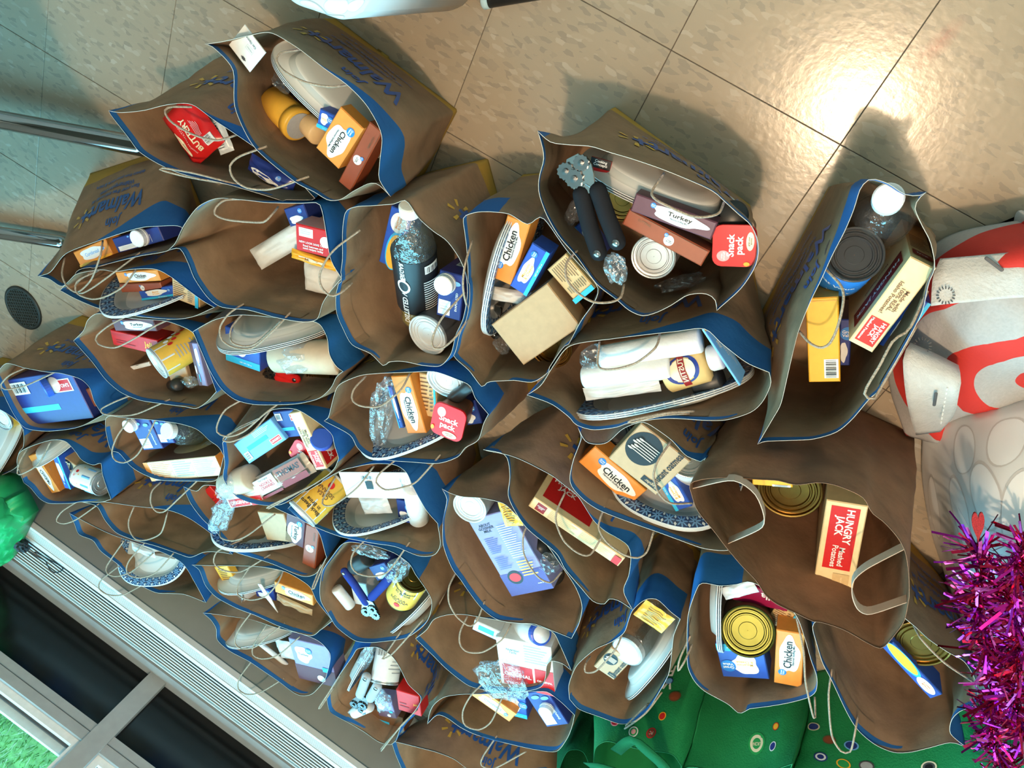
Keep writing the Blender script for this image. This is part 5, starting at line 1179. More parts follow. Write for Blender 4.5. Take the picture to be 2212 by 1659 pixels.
# --- U
plates('U', (560, 1382, .02), (580, 1310, .15), (110, 12), .108, False, 2, b=.09, phrase='upturned white plate')
bx('U', 'purple', .03, (622, 1378), (708, 1398), (648, 1465), .05, phrase='lavender and plum stuffing box')
tubeitem('U', (552, 1382, .03), (635, 1448, .06), .006, [WHITEP], 'white drinking straw packet', 'straw', 'wrapped_straw')
pouch('U', 'plaintan', .05, (590, 1385), (622, 1390), (610, 1425), .012, 'grey wrapped packet', 'packet')
# --- V
plates('V', (752, 1462, .008), None, (-50, 95), .105, True, 2, b=.09, phrase='patterned plate standing on edge')
can('V', (830, 1475, .03), (842, 1405, .08), .034, .11, TIN, 'white', lines(.3, .2, .48, .9, 8, 'grey', .3) + bars(.52, .55, .64, .85), phrase='white labelled can')
opener('V', (770, 1525), [(778, 1500), (792, 1462)], [(800, 1508), (815, 1482)], .015, 'grey', 'can opener with grey handles', .012)
bx('V', 'whitecyan', .02, (735, 1547), (768, 1530), (740, 1556), .01, phrase='grey tool tip')
bx('V', 'darkcyan', .055, (800, 1530), (870, 1552), (795, 1560), .05)
bx('V', 'jello', .03, (855, 1490), (905, 1505), (850, 1530), .04)
wrap('V', (828, 1515), 22, 14, 60, .015, 'clear wrap by the grey handles', .014)
wrap('V', (790, 1420), 14, 26, 20, .03, 'clear wrap by the white can', .014)
tubeitem('V', (765, 1540, .02), (800, 1525, .02), .014, [WHITEP], 'white cap', 'cap', 'bottle_cap')
bx('V', 'purple', .045, (808, 1512), (845, 1518), (815, 1545), .04, phrase='lavender box end')
# --- W
bx('W', 'waffle', .02, (1070, 1375), (1190, 1400), (1050, 1470), .06)
wrap('W', (1085, 1470), 60, 36, 20, .015, 'shiny crumpled clear wrap', .022, seed=9)
bx('W', 'whitecyan', .03, (1020, 1360), (1075, 1385), (1030, 1342), .06, sides={'t': [('R', 0, 0, 1, 1, 'plum'), ('T', 'BROWNIE MIX', .5, .6, .7, .2, 'lgrey')]})
o, a, ax, L = tubeitem('W', (1120, 1352, .10), (1175, 1372, .02), .03, [mat('milk_jug')], 'white milk bottle with blue cap', 'bottle', 'milk_bottle', prof=[(.028, 0), (.031, .05), (.031, .6), (.018, .9), (.018, .92)])
MB().lathe(a + ax * L * .80, ax, [(.0235, 0), (.0235, .013), (.020, .015), (.001, .015)], 24).build('cap', mat('blue_cap'), o)
# --- X
bx('X', 'cornbread', .03, (1015, 1500), (1100, 1560), (1045, 1492), .045)
bx('X', 'mac', .05, (1095, 1500), (1135, 1510), (1105, 1545), .05, phrase='blue box behind the cornbread')
bx('X', 'milk', .025, (1133, 1498), (1180, 1490), (1175, 1572), .06, cap=(.55, .48, .016), cat='carton')
# --- Y
bx('Y', 'oat', .03, (1282, 1440), (1320, 1398), (1325, 1470), .03, phrase='black and white oatmeal packet')
o, a, ax, L = tubeitem('Y', (1420, 1322, .155), (1356, 1405, .03), .034, [clearplastic('jar_glass', (0.86, 0.84, 0.76), 0.16, 0.05, 0.03)], 'glass jar with silver lid', 'jar', 'glass_jar', prof=[(.028, 0), (.034, .06), (.034, .85), (.030, .93)])
MB().lathe(a + ax * L * .93, ax, [(.033, 0), (.033, .012), (.030, .0135), (.024, .0125), (.001, .0125)], 26).build('lid', mat('jar_lid', (0.46, 0.46, 0.46), 0.3, 0.5), o)
pouch('Y', 'packet', .02, (1395, 1298), (1458, 1340), (1420, 1365), .006, cat='packet')
plates('Y', (1385, 1465, .01), None, (80, -92), .125, False, 2, b=.095, phrase='upturned plate standing on edge')
# --- Z
plates('Z', (1536, 1360, .012), None, (3, 100), .098, True, 3, b=.11, phrase='patterned plate standing on edge')
can('Z', (1615, 1364, .035), (1618, 1330, .12), .046, .10, TINO, 'brown', phrase='olive-gold can')
bx('Z', 'berry', .075, (1700, 1322), (1582, 1296), (1690, 1282), .05, phrase='berry red carton behind the can')
pouch('Z', 'plaintan', .04, (1553, 1275), (1625, 1258), (1565, 1300), .01, 'pale foil flap behind the can', 'packet')
bx('Z', 'mac', .05, (1662, 1468), (1562, 1462), (1662, 1395), .05)
bx('Z', 'chicken', .04, (1672, 1475), (1677, 1360), (1732, 1476), .05)
bx('Z', 'tantext', .08, (1678, 1308), (1722, 1330), (1680, 1355), .04, phrase='tan nutrition facts box')
# --- AA
can('AA', (1990, 1392, .06), None, .046, .12, TING, 'brown', phrase='large gold can')
bx('AA', 'macpic', .05, (1905, 1398), (2010, 1510), (1925, 1382), .05, sides={})
# --- AB
bx('AB', 'turkey', .03, (240, 690), (330, 690), (246, 715), .04)
bx('AB', 'jello', .045, (237, 712), (340, 735), (245, 745), .05)
can('AB', (337, 786, .012), (424, 737, .095), .035, .11, TINC, 'yellow', [('R', 0, 0, 1, .30, 'lgrey')] + lines(.44, .35, .56, .95, 8, 'grey', .3) + [('E', .60 + .03 * k, .35 + .13 * k, .014, .06, 'red') for k in range(4)] + [('E', .64 + .03 * k, .30 + .13 * k, .016, .06, 'white') for k in range(4)], phrase='leaf-patterned yellow and white can on its side')
bx('AB', 'card', .07, (280, 792), (320, 782), (285, 800), .004, phrase='white card edge', cat='card')
bx('AB', 'plain', .06, (395, 770), (410, 830), (365, 812), .01, phrase='brown folded card')
bx('AB', 'purple', .045, (425, 742), (448, 835), (410, 750), .05, phrase='mauve box at the bag edge')
wrap('AB', (412, 825), 18, 10, 20, .05, 'clear wrap end', .012)
tubeitem('AB', (370, 835, .10), (385, 830, .04), .014, [mat('black_cap')], 'black tool end', 'tool', 'tool_handle')
# --- AC
plates('AC', (600, 735, .02), (610, 655, .17), (120, 4), .130, False, 3, b=.105, phrase='upturned white plate')
tubeitem('AC', (598, 768, .06), (742, 772, .06), .034, [mat('tan_roll', (0.55, 0.42, 0.29), 0.6)], 'tan paper roll in clear wrap', 'roll')
wrap('AC', (645, 770), 55, 30, 6, .055, 'clear plastic round the tan roll', .034, seed=2)
bx('AC', 'mac', .05, (485, 705), (560, 730), (525, 790), .05, phrase='blue macaroni box tilted')
opener('AC', (580, 795), [(605, 805), (640, 818)], [(602, 815), (636, 828)], .10, 'red', 'red-handled can opener', .010, True)
can('AC', (690, 812, .12), None, .034, .08, TING, 'brown', phrase='gold can under the roll')
# --- AD
bx('AD', 'bentons', .025, (8, 822), (150, 800), (72, 918), .07)
o, a, ax, L = tubeitem('AD', (215, 788, .12), (98, 838, .012), .033, [mat('milk_jug')], 'white milk bottle with blue cap', 'bottle', 'milk_bottle', prof=[(.03, 0), (.034, .05), (.034, .6), (.018, .9), (.018, .92)])
MB().lathe(a + ax * L * .92, ax, [(.0235, 0), (.0235, .013), (.020, .015), (.001, .015)], 24).build('cap', mat('blue_cap'), o)
bx('AD', 'rust', .04, (145, 850), (195, 838), (155, 890), .05, phrase='orange-brown cracker box')
bx('AD', 'idahoan', .05, (190, 833), (212, 850), (195, 870), .04, phrase='cream carton corner')
# --- AE
plates('AE', (5, 985, .01), (-30, 900, .15), (90, -55), .11, False, 2, b=.09, phrase='upturned white plate')
can('AE', (2, 905, .05), None, .034, .09, TIN, 'yellow', phrase='yellow labelled can')
# --- AF
bx('AF', 'milk', .025, (278, 908), (320, 903), (290, 975), .06, cap=(.1, .12, .016), cat='carton', phrase='blue milk carton with white cap')
bx('AF', 'milk', .02, (325, 906), (355, 905), (345, 958), .05, cat='carton', phrase='white and blue carton', cap=None)
o, a, ax, L = tubeitem('AF', (425, 930, .09), (366, 930, .02), .032, [clearplastic('green_bottle', (0.55, 0.72, 0.6), 0.25, 0.06)], 'clear green bottle with white cap', 'bottle', 'soda_bottle', prof=[(.028, 0), (.033, .05), (.033, .6), (.016, .9), (.016, .92)])
MB().lathe(a + ax * L * .92, ax, [(.019, 0), (.019, .014), (.017, .016), (.001, .016)], 24).build('cap', ink('white'), o)
bx('AF', 'cereal', .012, (308, 1000), (464, 985), (325, 1040), .14, sides={'t': [('R', 0, 0, 1, 1, 'brown'), ('E', .45, .5, .25, .3, 'tan'), ('T', 'Flavor', .72, .5, .3, .2, 'lgrey')], 'r': [('R', 0, 0, 1, 1, 'orange')]})
# --- AG
bx('AG', 'chicken', .03, (60, 985), (112, 1066), (76, 980), .05)
bx('AG', 'mac', .035, (112, 985), (140, 1055), (124, 982), .05)
wrap('AG', (105, 1030), 14, 34, -25, .045, 'clear packet between the boxes', .012)
bx('AG', 'oat', .05, (170, 1010), (135, 985), (160, 1035), .03, phrase='kraft oatmeal packet')
can('AG', (222, 1045, .02), (172, 1026, .03), .030, .085, TIN, 'white', [('R', 0, .66, 1, .7, 'yellow'), ('E', .46, .8, .02, .06, 'red'), ('E', .52, .86, .015, .05, 'pink'), ('R', 0, .1, 1, .5, 'sky')], phrase='flower-label can on its side')
plates('AG', (120, 972, .03), (112, 925, .13), (70, -15), .075, False, 1, b=.07, phrase='upturned white plate')
# --- AI
plates('AI', (330, 1268, .006), (345, 1170, .085), (120, 26), .118, True, 2, b=.10)
pouch('AI', 'plaintan', .02, (280, 1175), (330, 1195), (285, 1190), .012, 'crumpled white printed packet', 'packet')
bx('AI', 'darkcyan', .06, (330, 1195), (372, 1195), (335, 1225), .05, phrase='dark brown box')
# --- AJ
plates('AJ', (975, 1720, .012), (1000, 1640, .15), (110, 25), .13, True, 2, b=.10)
# ================================================================ THINGS AROUND THE BAGS
def mound(name, grid, m, label, cat, crum=0.006, cs=14, n=26, skirt=0.004, thick=True, seed=0.0):
    """soft thing: a smooth top surface through a grid of (px, py, z) points with sides falling to what it stands on"""
    G = [[un(*p) for p in r] for r in grid]; R_, C_ = len(G), len(G[0])
    def cub(p, t):
        k = min(int(t), len(p) - 2); f = t - k
        p0 = p[max(k - 1, 0)]; p1 = p[k]; p2 = p[k + 1]; p3 = p[min(k + 2, len(p) - 1)]
        return 0.5 * ((2 * p1) + (p2 - p0) * f + (2 * p0 - 5 * p1 + 4 * p2 - p3) * f * f + (3 * p1 - p0 - 3 * p2 + p3) * f ** 3)
    def sf(u, v):
        u = max(0, min(.9999, u)); v = max(0, min(.9999, v))
        P = cub([cub(r, u * (C_ - 1)) for r in G], v * (R_ - 1))
        e = 1 - abs(noise.noise(P * cs + Vector((seed, 0, 0)))) * 2
        return P + Vector((0, 0, 1)) * (crum * e + crum * .6 * noise.noise(P * cs * 2.7))
    vs = [sf(j / n, i / n) for i in range(n + 1) for j in range(n + 1)]
    for v in vs: v.z = max(v.z, skirt + 0.001)
    fs = [(i * (n + 1) + j, i * (n + 1) + j + 1, (i + 1) * (n + 1) + j + 1, (i + 1) * (n + 1) + j) for i in range(n) for j in range(n)]
    ring = [j for j in range(n)] + [i * (n + 1) + n for i in range(n)] + [n * (n + 1) + n - j for j in range(n)] + [(n - i) * (n + 1) for i in range(n)]
    k0 = len(vs); cen = sum((vs[r] for r in ring), Vector()) / len(ring)
    for r in ring: p = vs[r].lerp(cen, .04); vs.append(Vector((p.x, p.y, skirt)))
    L = len(ring)
    for k in range(L): fs.append((ring[k], k0 + k, k0 + (k + 1) % L, ring[(k + 1) % L]))
    fs.append(tuple(k0 + k for k in range(L))[::-1])
    o = obj(name, vs, fs, m, None, Vector((cen.x, cen.y, skirt)), None, True)
    tag(o, label, cat)
    return o, sf
def conform(o, sf, items, lift=0.0012):
    lab = {}
    for it in items:
        u, v, ru, rv, ang, col = it[:6]
        c, s = math.cos(math.radians(ang)), math.sin(math.radians(ang)); pts = []; fs = []
        K, Q = 28, 5
        for q in range(Q + 1):
            for k in range(K):
                a = 2 * math.pi * k / K; x = ru * q / Q * math.cos(a); y = rv * q / Q * math.sin(a)
                pts.append(sf(u + x * c - y * s, v + x * s + y * c) + Vector((0, 0, lift)))
        for q in range(Q):
            for k in range(K): fs.append((q * K + k, (q + 1) * K + k, (q + 1) * K + (k + 1) % K, q * K + (k + 1) % K))
        MB().add(pts, fs).build('printed_petal', ink(col) if isinstance(col, str) else col, o, smooth=True)
# ---- white fabric sack with red rings
def ring_material():
    m = D.materials.new('white_sack_red_rings'); m.use_nodes = True; N, L = nt(m); b = N['Principled BSDF']; b.inputs['Roughness'].default_value = 0.8
    g = N.new('ShaderNodeNewGeometry')
    d = N.new('ShaderNodeVectorMath'); d.operation = 'DISTANCE'; c = un(2260, 800, .15); d.inputs[1].default_value = c.to_tuple(); L.new(g.outputs['Position'], d.inputs[0])
    k = N.new('ShaderNodeMath'); k.operation = 'MULTIPLY'; k.inputs[1].default_value = 2 * math.pi / 0.088; L.new(d.outputs['Value'], k.inputs[0])
    s = N.new('ShaderNodeMath'); s.operation = 'SINE'; L.new(k.outputs[0], s.inputs[0])
    gt = N.new('ShaderNodeMath'); gt.operation = 'GREATER_THAN'; gt.inputs[1].default_value = 0.25; L.new(s.outputs[0], gt.inputs[0])
    nz = N.new('ShaderNodeTexNoise'); nz.inputs['Scale'].default_value = 220; L.new(g.outputs['Position'], nz.inputs['Vector'])
    r = N.new('ShaderNodeValToRGB'); r.color_ramp.elements[0].color = (0.36, 0.35, 0.345, 1); r.color_ramp.elements[1].color = (0.48, 0.47, 0.465, 1); L.new(nz.outputs['Fac'], r.inputs[0])
    mx = N.new('ShaderNodeMix'); mx.data_type = 'RGBA'; mx.inputs[7].default_value = (0.58, 0.03, 0.022, 1); L.new(gt.outputs[0], mx.inputs[0]); L.new(r.outputs[0], mx.inputs[6]); L.new(mx.outputs[2], b.inputs['Base Color'])
    bp = N.new('ShaderNodeBump'); bp.inputs['Strength'].default_value = .25; bp.inputs['Distance'].default_value = .002; L.new(nz.outputs['Fac'], bp.inputs['Height']); L.new(bp.outputs[0], b.inputs['Normal'])
    return m
sack, sfs = mound('fabric_sack', [[(1950, 590, .02), (2015, 528, .02), (2095, 492, .02), (2260, 465, .02)], [(1920, 670, .03), (2005, 600, .11), (2110, 545, .17), (2260, 520, .19)], [(1915, 760, .03), (1985, 700, .13), (2095, 650, .20), (2260, 630, .22)], [(1925, 850, .02), (1985, 820, .11), (2090, 790, .18), (2260, 770, .20)], [(1955, 930, .01), (2010, 952, .04), (2085, 930, .06), (2260, 880, .08)]],
    ring_material(), 'slumped white fabric sack with big red rings beside the water bottle bag', 'sack', 0.016, 9)
FAB = mat('white_fabric', (0.54, 0.54, 0.53), 0.8, 0, 0.05, 90, 0.4, 260)
def strip(name, rows_, m, parent, n=16):
    """folded strap: rows of (left px, right px) with height"""
    a = crom([un(r[0][0], r[0][1], r[2]) for r in rows_], n); b = crom([un(r[1][0], r[1][1], r[2]) for r in rows_], n)
    vs = []; Q = 8
    for i in range(n):
        for q in range(Q + 1): vs.append(a[i].lerp(b[i], q / Q) + Vector((0, 0, .004 * noise.noise(a[i].lerp(b[i], q / Q) * 25))))
    o = obj(name, vs, [(i * (Q + 1) + q, i * (Q + 1) + q + 1, (i + 1) * (Q + 1) + q + 1, (i + 1) * (Q + 1) + q) for i in range(n - 1) for q in range(Q)], m, parent, None, None, True)
    md = o.modifiers.new('thick', 'SOLIDIFY'); md.thickness = .0025
    return o
strap = strip('strap', [((1965, 742), (2068, 790), .205), ((1950, 770), (2075, 825), .235), ((1956, 850), (2070, 860), .225), ((1968, 905), (2060, 895), .16), ((1978, 938), (2030, 930), .09)], FAB, sack)
mb = MB(); p0, p1 = un(2022, 850, .238), un(2018, 875, .232); capsule(mb, [p0, p0.lerp(p1, .5), p1], .0022, 0, 8, .4); mb.build('slot', ink('dgrey'), strap)
for k in range(9):
    q0 = un(2046 - k * 1.6, 838 + k * 9, .236 - k * .006); q1 = un(2046 - k * 1.6 - 1, 838 + k * 9 + 5, .236 - k * .006 - .003)
    MB().tube([q0, q1], .0011, 5).build('stitch', ink('white'), strap)
flap = strip('flap', [((2030, 560), (2215, 545), .205), ((2015, 600), (2230, 585), .225), ((2010, 660), (2235, 640), .235)], FAB, sack)
mb = MB(); p0, p1 = un(2131, 558, .222), un(2164, 583, .228); capsule(mb, [p0, p0.lerp(p1, .35), p0.lerp(p1, .5), p1], .0024, 0, 8, .3); mb.build('slot', ink('dgrey'), flap)
for (cx_, cy_, zz) in ((2043, 638, .23), (1992, 748, .20)):
    for k in range(16):
        a = 2 * math.pi * k / 16
        MB().tube([un(cx_ + 15 * math.cos(a), cy_ + 14 * math.sin(a), zz + .008), un(cx_ + 21 * math.cos(a), cy_ + 20 * math.sin(a), zz + .008)], .0008, 5).build('stitch', ink('dgrey'), sack)
# ---- glossy white plastic bags with petal print
PLAST = mat('white_plastic', (0.61, 0.60, 0.59), 0.34, 0, 0.03, 12)
PETAL = mat('petal_print', (0.71, 0.70, 0.69), 0.32, 0, 0.02, 12)
PETL = mat('petal_line', (0.50, 0.47, 0.45), 0.35, 0, 0.02, 12)
pb, sfp = mound('plastic_bag', [[(1992, 930, .02), (2060, 905, .08), (2140, 890, .13), (2270, 870, .15)], [(1992, 1040, .02), (2055, 1025, .12), (2135, 1000, .20), (2270, 980, .22)], [(2012, 1150, .02), (2070, 1140, .15), (2140, 1120, .24), (2270, 1110, .26)], [(2042, 1250, .03), (2085, 1275, .16), (2150, 1280, .25), (2270, 1280, .27)], [(2070, 1370, .12), (2105, 1400, .2), (2160, 1430, .25), (2270, 1430, .27)], [(2112, 1500, .18), (2135, 1520, .2), (2180, 1550, .22), (2270, 1550, .22)]],
    PLAST, 'slumped glossy white plastic bag with petal print under the magenta tinsel', 'plastic bag', 0.010, 7, 34)
for (u, v, ru, rv, an) in ((.12, .30, .05, .12, 5), (.38, .34, .07, .14, -20), (.62, .30, .09, .13, -35), (.82, .36, .09, .13, 20), (.30, .52, .06, .12, -25), (.55, .58, .10, .13, -10), (.80, .62, .10, .12, 30), (.30, .76, .10, .10, 0), (.62, .80, .12, .10, 15), (.45, .12, .10, .08, 20), (.75, .12, .10, .08, -20)):
    conform(pb, sfp, [(u, v, ru * 1.12, rv * 1.08, an, PETL)], .0009); conform(pb, sfp, [(u, v, ru, rv, an, PETAL)], .0016)
pb2, sfq = mound('plastic_bag', [[(540, -140, .28), (690, -160, .33), (880, -130, .28)], [(590, -50, .35), (710, -55, .40), (850, -50, .36)], [(634, 1, .34), (705, 14, .365), (812, -12, .345)], [(690, 26, .33), (742, 42, .335), (790, 26, .33)]],
    PLAST, 'white plastic bag with petal print standing behind the yellow jar bag', 'plastic bag', 0.006, 9, 26)
for (u, v, ru, rv, an) in ((.3, .72, .13, .12, 10), (.6, .70, .12, .14, -20), (.45, .90, .14, .06, 0), (.8, .78, .10, .10, 30)):
    conform(pb2, sfq, [(u, v, ru * 1.1, rv * 1.1, an, PETL)], .0009); conform(pb2, sfq, [(u, v, ru, rv, an, PETAL)], .0016)
# ---- green reusable sacks
GRN = mat('green_fabric', (0.010, 0.20, 0.062), 0.55, 0, 0.08, 14, 0.3, 300)
GRD = mat('dark_green_fabric', (0.006, 0.085, 0.032), 0.9, 0, 0.08, 14, 0.3, 300, spec=0.08)
GRE = mat('green_edge', (0.02, 0.26, 0.09), 0.6)
def stickers(B, lst):
    for (x, y, r, cols, txt) in lst:
        dl = [('E', x / .305, y / B.zr, r * s / .305, r * s * .8 / B.zr, c) for s, c in zip((1, .78, .5), cols)]
        if txt: dl.append(('T', txt, x / .305, y / B.zr, r * 1.3 / .305, r * .5 / B.zr, 'cream'))
        decals(B.obj, dl, .305, B.zr, B.mp)
g1 = make_bag('ga', .292, (1280, 1655), [(1285, 1620), (1298, 1606), (1318, 1602), (1385, 1620), (1449, 1630)], (1472, 1655), [(1300, 1730), (1380, 1760), (1460, 1730)], 'green reusable sack with produce stickers, nearest the glass jar bag', [], text=False, style=[GRN, GRE, GRE], name='reusable_sack', cat='sack', wrin=.004, bw=.26, bd=.15)
decals(g1.obj, [('T', 'WHOLE\nFOODS', .40, .62, .5, .3, 'white')], .305, .292, g1.mp)
stickers(g1, [(.07, .04, .016, ('red', 'brown', 'red'), 'PC'), (.13, .035, .016, ('white', 'green', 'pink'), None), (.05, .08, .012, ('amber', 'red'), None), (.20, .05, .014, ('pink', 'red'), None), (.03, .13, .017, ('brown', 'rust'), None), (.06, .17, .012, ('navy', 'sky'), None)])
g2 = make_bag('gb', .288, (1462, 1668), [(1492, 1656), (1560, 1668), (1640, 1672)], (1712, 1650), [(1490, 1760), (1580, 1800), (1670, 1760)], 'green reusable sack with juicing badge under the olive-gold can bag', [], text=False, style=[GRN, GRE, GRE], name='reusable_sack', cat='sack', wrin=.004, bw=.26, bd=.15)
stickers(g2, [(.08, .06, .028, ('green', 'cream', 'green'), 'JUICING'), (.02, .05, .012, ('white', 'navy'), None), (.02, .09, .010, ('red', 'amber'), None)])
g3 = make_bag('gc', .280, (1655, 1690), [(1740, 1690), (1900, 1715), (2040, 1705), (2150, 1660)], (2225, 1600), [(1780, 1830), (2000, 1860), (2200, 1780)], 'green reusable sack dotted with round stickers under the tinsel-side bag', [], text=False, style=[GRN, GRE, GRE], name='reusable_sack', cat='sack', wrin=.004, bw=.30, bd=.16)
stickers(g3, [(x, y, .013, c, None) for x, y, c in ((.29, .06, ('navy', 'white', 'navy')), (.27, .10, ('brown', 'rust')), (.25, .05, ('amber', 'green')), (.23, .09, ('sky', 'navy')), (.21, .05, ('dgrey', 'grey')), (.11, .04, ('cream', 'dgrey', 'black')), (.30, .13, ('cream', 'navy')), (.19, .13, ('rust', 'brown')))])
g0 = make_bag('gd', .25, (1195, 1720), [(1210, 1655), (1228, 1622), (1262, 1628)], (1288, 1700), [(1215, 1800), (1270, 1790)], 'dark green cloth sack beside the cornbread box bag', [], text=False, style=[GRD, GRD, GRD], name='reusable_sack', cat='sack', wrin=.006, bw=.16, bd=.12)
for B_, pts in ((g1, [(1330, 1625, .29), (1365, 1600, .325), (1400, 1625, .33), (1440, 1670, .32), (1400, 1720, .29)]), (g1, [(1270, 1655, .29), (1300, 1660, .33), (1390, 1690, .33), (1440, 1720, .29)])):
    c = crom([un(*p) for p in pts], 24); vs = []
    for k, p in enumerate(c):
        d = (c[min(k + 1, 23)] - c[max(k - 1, 0)]).normalized(); s = d.cross(WZ).normalized() * .012; vs += [p - s, p + s]
    ho = obj('strap_handle', vs, [(2 * k, 2 * k + 1, 2 * k + 3, 2 * k + 2) for k in range(23)], GRD, B_.obj, None, None, True)
    md = ho.modifiers.new('thick', 'SOLIDIFY'); md.thickness = .002
# ---- magenta tinsel garland
def foil(key, c): return mat(key, c, 0.18, 0.9, 0.25, 60)
TM = [foil('tinsel_magenta', (0.45, 0.012, 0.22)), foil('tinsel_crimson', (0.40, 0.012, 0.05)), foil('tinsel_purple', (0.30, 0.015, 0.30)), foil('tinsel_pink', (0.65, 0.10, 0.42))]
tb = MB()
PATHS = [[(2110, 1175, .33), (2120, 1240, .34), (2115, 1320, .33), (2135, 1400, .32), (2150, 1480, .31), (2140, 1560, .30), (2160, 1640, .30), (2180, 1700, .30)], [(2225, 1165, .33), (2200, 1210, .35), (2190, 1290, .35), (2205, 1370, .34), (2200, 1450, .33), (2195, 1530, .32), (2215, 1600, .32)]]
rnd = random.Random(3)
for path in PATHS:
    c = crom([un(*p) for p in path], 140)
    for k, p in enumerate(c):
        for q in range(6):
            d = Vector((rnd.gauss(0, 1), rnd.gauss(0, 1), rnd.gauss(0, .7))).normalized(); ln = rnd.uniform(.022, .055); s = d.cross(Vector((rnd.gauss(0, 1), rnd.gauss(0, 1), rnd.gauss(0, 1)))).normalized() * rnd.uniform(.0012, .0026)
            bend = Vector((rnd.gauss(0, 1), rnd.gauss(0, 1), -abs(rnd.gauss(0, 1)))) * .006
            tb.add([p - s, p + s, p + d * ln * .5 + s, p + d * ln * .5 - s, p + d * ln + s + bend, p + d * ln - s + bend], [(0, 1, 2, 3), (3, 2, 4, 5)], rnd.choice((0, 0, 1, 1, 2, 3)))
    tb.tube(c, .0015, 6, 1)
tin = tb.build('tinsel_garland', TM, None, un(2150, 1400, .25)); tag(tin, 'magenta and crimson foil tinsel garland lying over the white plastic bag', 'tinsel', kind='stuff')
hb = MB(); hc = un(2113, 1135, .36); hx = un(2140, 1135, .36) - hc; hy = un(2113, 1162, .36) - hc; pts = []
for k in range(28):
    t = 2 * math.pi * k / 28; x = math.sin(t) ** 3; y = -(13 * math.cos(t) - 5 * math.cos(2 * t) - 2 * math.cos(3 * t) - math.cos(4 * t)) / 16
    pts.append(hc + hx * x * .52 + hy * (y * 1.35))
hb.add(pts + [p - WZ * .003 for p in pts], [tuple(range(28)), tuple(range(28, 56))[::-1]] + [(k, 28 + k, 28 + (k + 1) % 28, (k + 1) % 28) for k in range(28)])
tag(hb.build('heart_ornament', mat('red_glitter', (0.30, 0.01, 0.01), 0.4, 0.3, 0.6, 700), None, hc), 'red glitter heart ornament standing out of the tinsel', 'ornament')
# ---- green tissue and black bow on the heater
tis, _s = mound('tissue_paper', [[(-70, 1035, .27), (-15, 1048, .29), (25, 1085, .28), (60, 1118, .262)], [(-70, 1110, .31), (-15, 1120, .33), (22, 1135, .30), (52, 1140, .255)], [(-70, 1180, .29), (-15, 1180, .28), (15, 1190, .26), (40, 1185, .235)], [(-70, 1225, .24), (-15, 1222, .24), (8, 1218, .235), (32, 1205, .228)]],
    mat('green_tissue', (0.015, 0.30, 0.09), 0.4, 0, 0.1, 30), 'crumpled glossy green tissue paper on the heater top', 'tissue paper', 0.016, 26, 40, skirt=0.2235)
mb = MB(); bc_ = un(46, 1178, .245)
bm = bmesh.new(); bmesh.ops.create_icosphere(bm, subdivisions=3, radius=1); bvs = [bc_ + Vector((v.co.x * .022, v.co.y * .016, v.co.z * .014)) * (1 + .5 * noise.noise(v.co * 3)) for v in bm.verts]; bm.verts.index_update(); bfs = [tuple(v.index for v in f.verts) for f in bm.faces]; bm.free()
bow = obj('black_bow', bvs, bfs, mat('black_ribbon', (0.012, 0.016, 0.02), 0.5), None, bc_ - WZ * .014); tag(bow, 'black ribbon knot with a trailing cord on the heater grille', 'ribbon')
MB().tube(crom([un(*p) for p in ((55, 1185, .235), (82, 1203, .226), (98, 1212, .226), (106, 1228, .226), (118, 1237, .226), (131, 1234, .226), (136, 1228, .226), (126, 1220, .226), (98, 1204, .227), (75, 1192, .228))], 40), .0014, 6).build('cord', mat('black_ribbon'), bow, smooth=True)
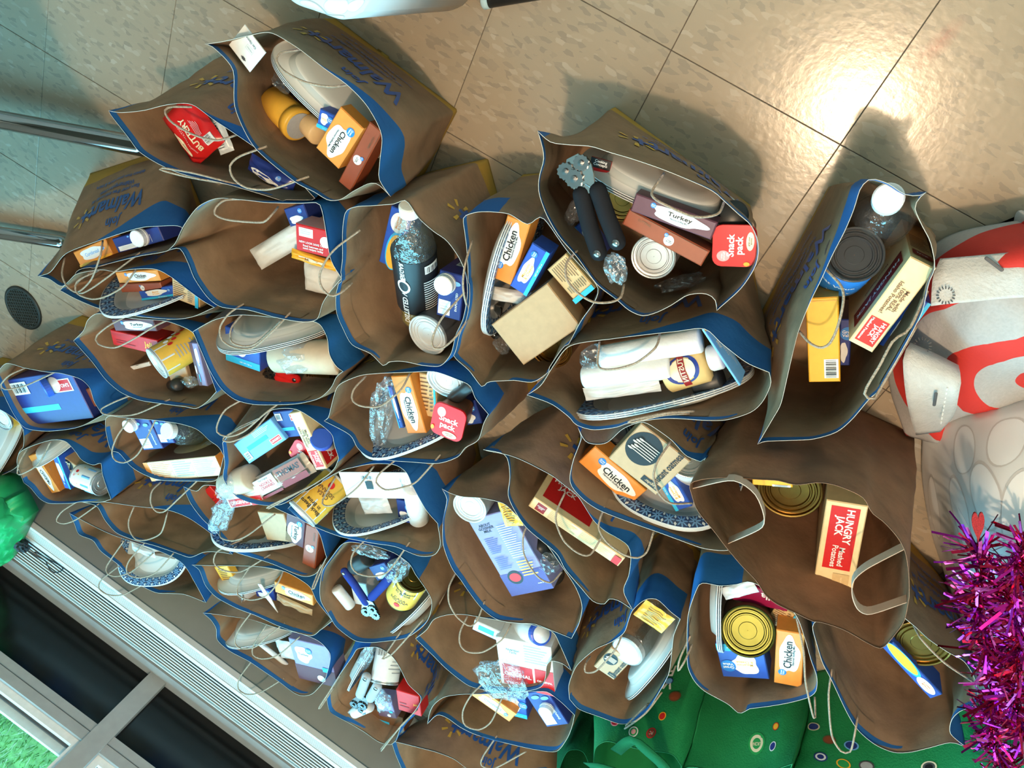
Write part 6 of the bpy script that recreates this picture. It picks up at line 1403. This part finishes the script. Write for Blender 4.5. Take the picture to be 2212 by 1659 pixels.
# ---- table with chrome feet standing beside the bags
CHR = mat('chrome', (0.36, 0.37, 0.38), 0.10, 1.0, 0.02, 20)
tp = [(.40, .545), (.4575, .4766), (.527, .402), (.585, .372), (.615, .345), (.625, .31), (.56, .22), (.26, -.02), (-.5, -.2), (-1.0, .4), (-.4, 1.1)]
tbm = MB(); kt = len(tp); tbm.add([(x, y, .735) for x, y in tp] + [(x, y, .705) for x, y in tp], [tuple(range(kt))[::-1], tuple(range(kt, 2 * kt))] + [(k, (k + 1) % kt, kt + (k + 1) % kt, kt + k) for k in range(kt)])
troot = D.objects.new('pedestal_table', None); COL.objects.link(troot); troot.location = (-.62, .05, 0); troot['_o'] = (-.62, .05, 0)
tag(troot, 'table with chrome tube feet reaching in beside the paper bags', 'table')
tbm.build('table_top', mat('table_laminate', (0.45, 0.40, 0.33), 0.4), troot)
MB().tube([(-.62, .05, .03), (-.62, .05, .71)], .04, 20).build('column', CHR, troot, smooth=True)
f1a, f1b = un(283, 312, .045), un(-10, 257, .055); f2a, f2b = un(112, 520, .03), un(-10, 502, .035)
for pa, pb_, rr in ((f1a, f1b, .021), (f2a, f2b, .016)):
    d = (pb_ - pa).normalized(); e = pa - d * .03
    m_ = MB(); capsule(m_, [e, pa.lerp(pb_, .5), pb_, pb_ + d * .3], rr, 0, 18); m_.build('foot', CHR, troot, smooth=True)
# ---- round floor grate
gc = Vector((-.012, -.408, .0)); gb = MB()
gr_ = MB().lathe(gc, WZ, [(.062, 0), (.062, .003), (.057, .0045), (.054, .0045), (.054, .001), (.001, .001)], 48, cap=False).build('floor_grate', mat('black_iron', (0.018, 0.022, 0.02), 0.5), None, gc, True)
tag(gr_, 'round black metal floor grate with diamond mesh on the tiles', 'grate')
for dirn in (0.5, -0.9):
    for k in range(-6, 7):
        x = k * .0085; hl = math.sqrt(max(0, .0545 ** 2 - x * x)); c, s = math.cos(dirn), math.sin(dirn)
        q = gc + Vector((-s * x, c * x, .001)); dv = Vector((c, s, 0)) * hl; w_ = Vector((-s, c, 0)) * .001
        MB().box(q - dv - w_, dv * 2, w_ * 2, WZ * .003).build('bar', mat('grate_bar', (0.035, 0.045, 0.042), 0.45), gr_)
# ---- black rod at the far side of the floor
ra, rb = un(1052, 3, .012), un(1250, -30, .012)
rod = MB().tube([ra, rb], .011, 18).build('black_rod', mat('black_cap'), None, ra, True); tag(rod, 'thin black rod with a pale blue end lying on the tiles', 'rod')
dd_ = (ra - rb).normalized(); MB().lathe(ra, dd_, [(.012, -.004), (.012, .006), (.009, .009), (.001, .009)], 18).build('end_cap', mat('pale_blue', (0.45, 0.62, 0.68), 0.4), rod, smooth=True)
for o in D.objects:
    if '_o' in o: del o['_o']
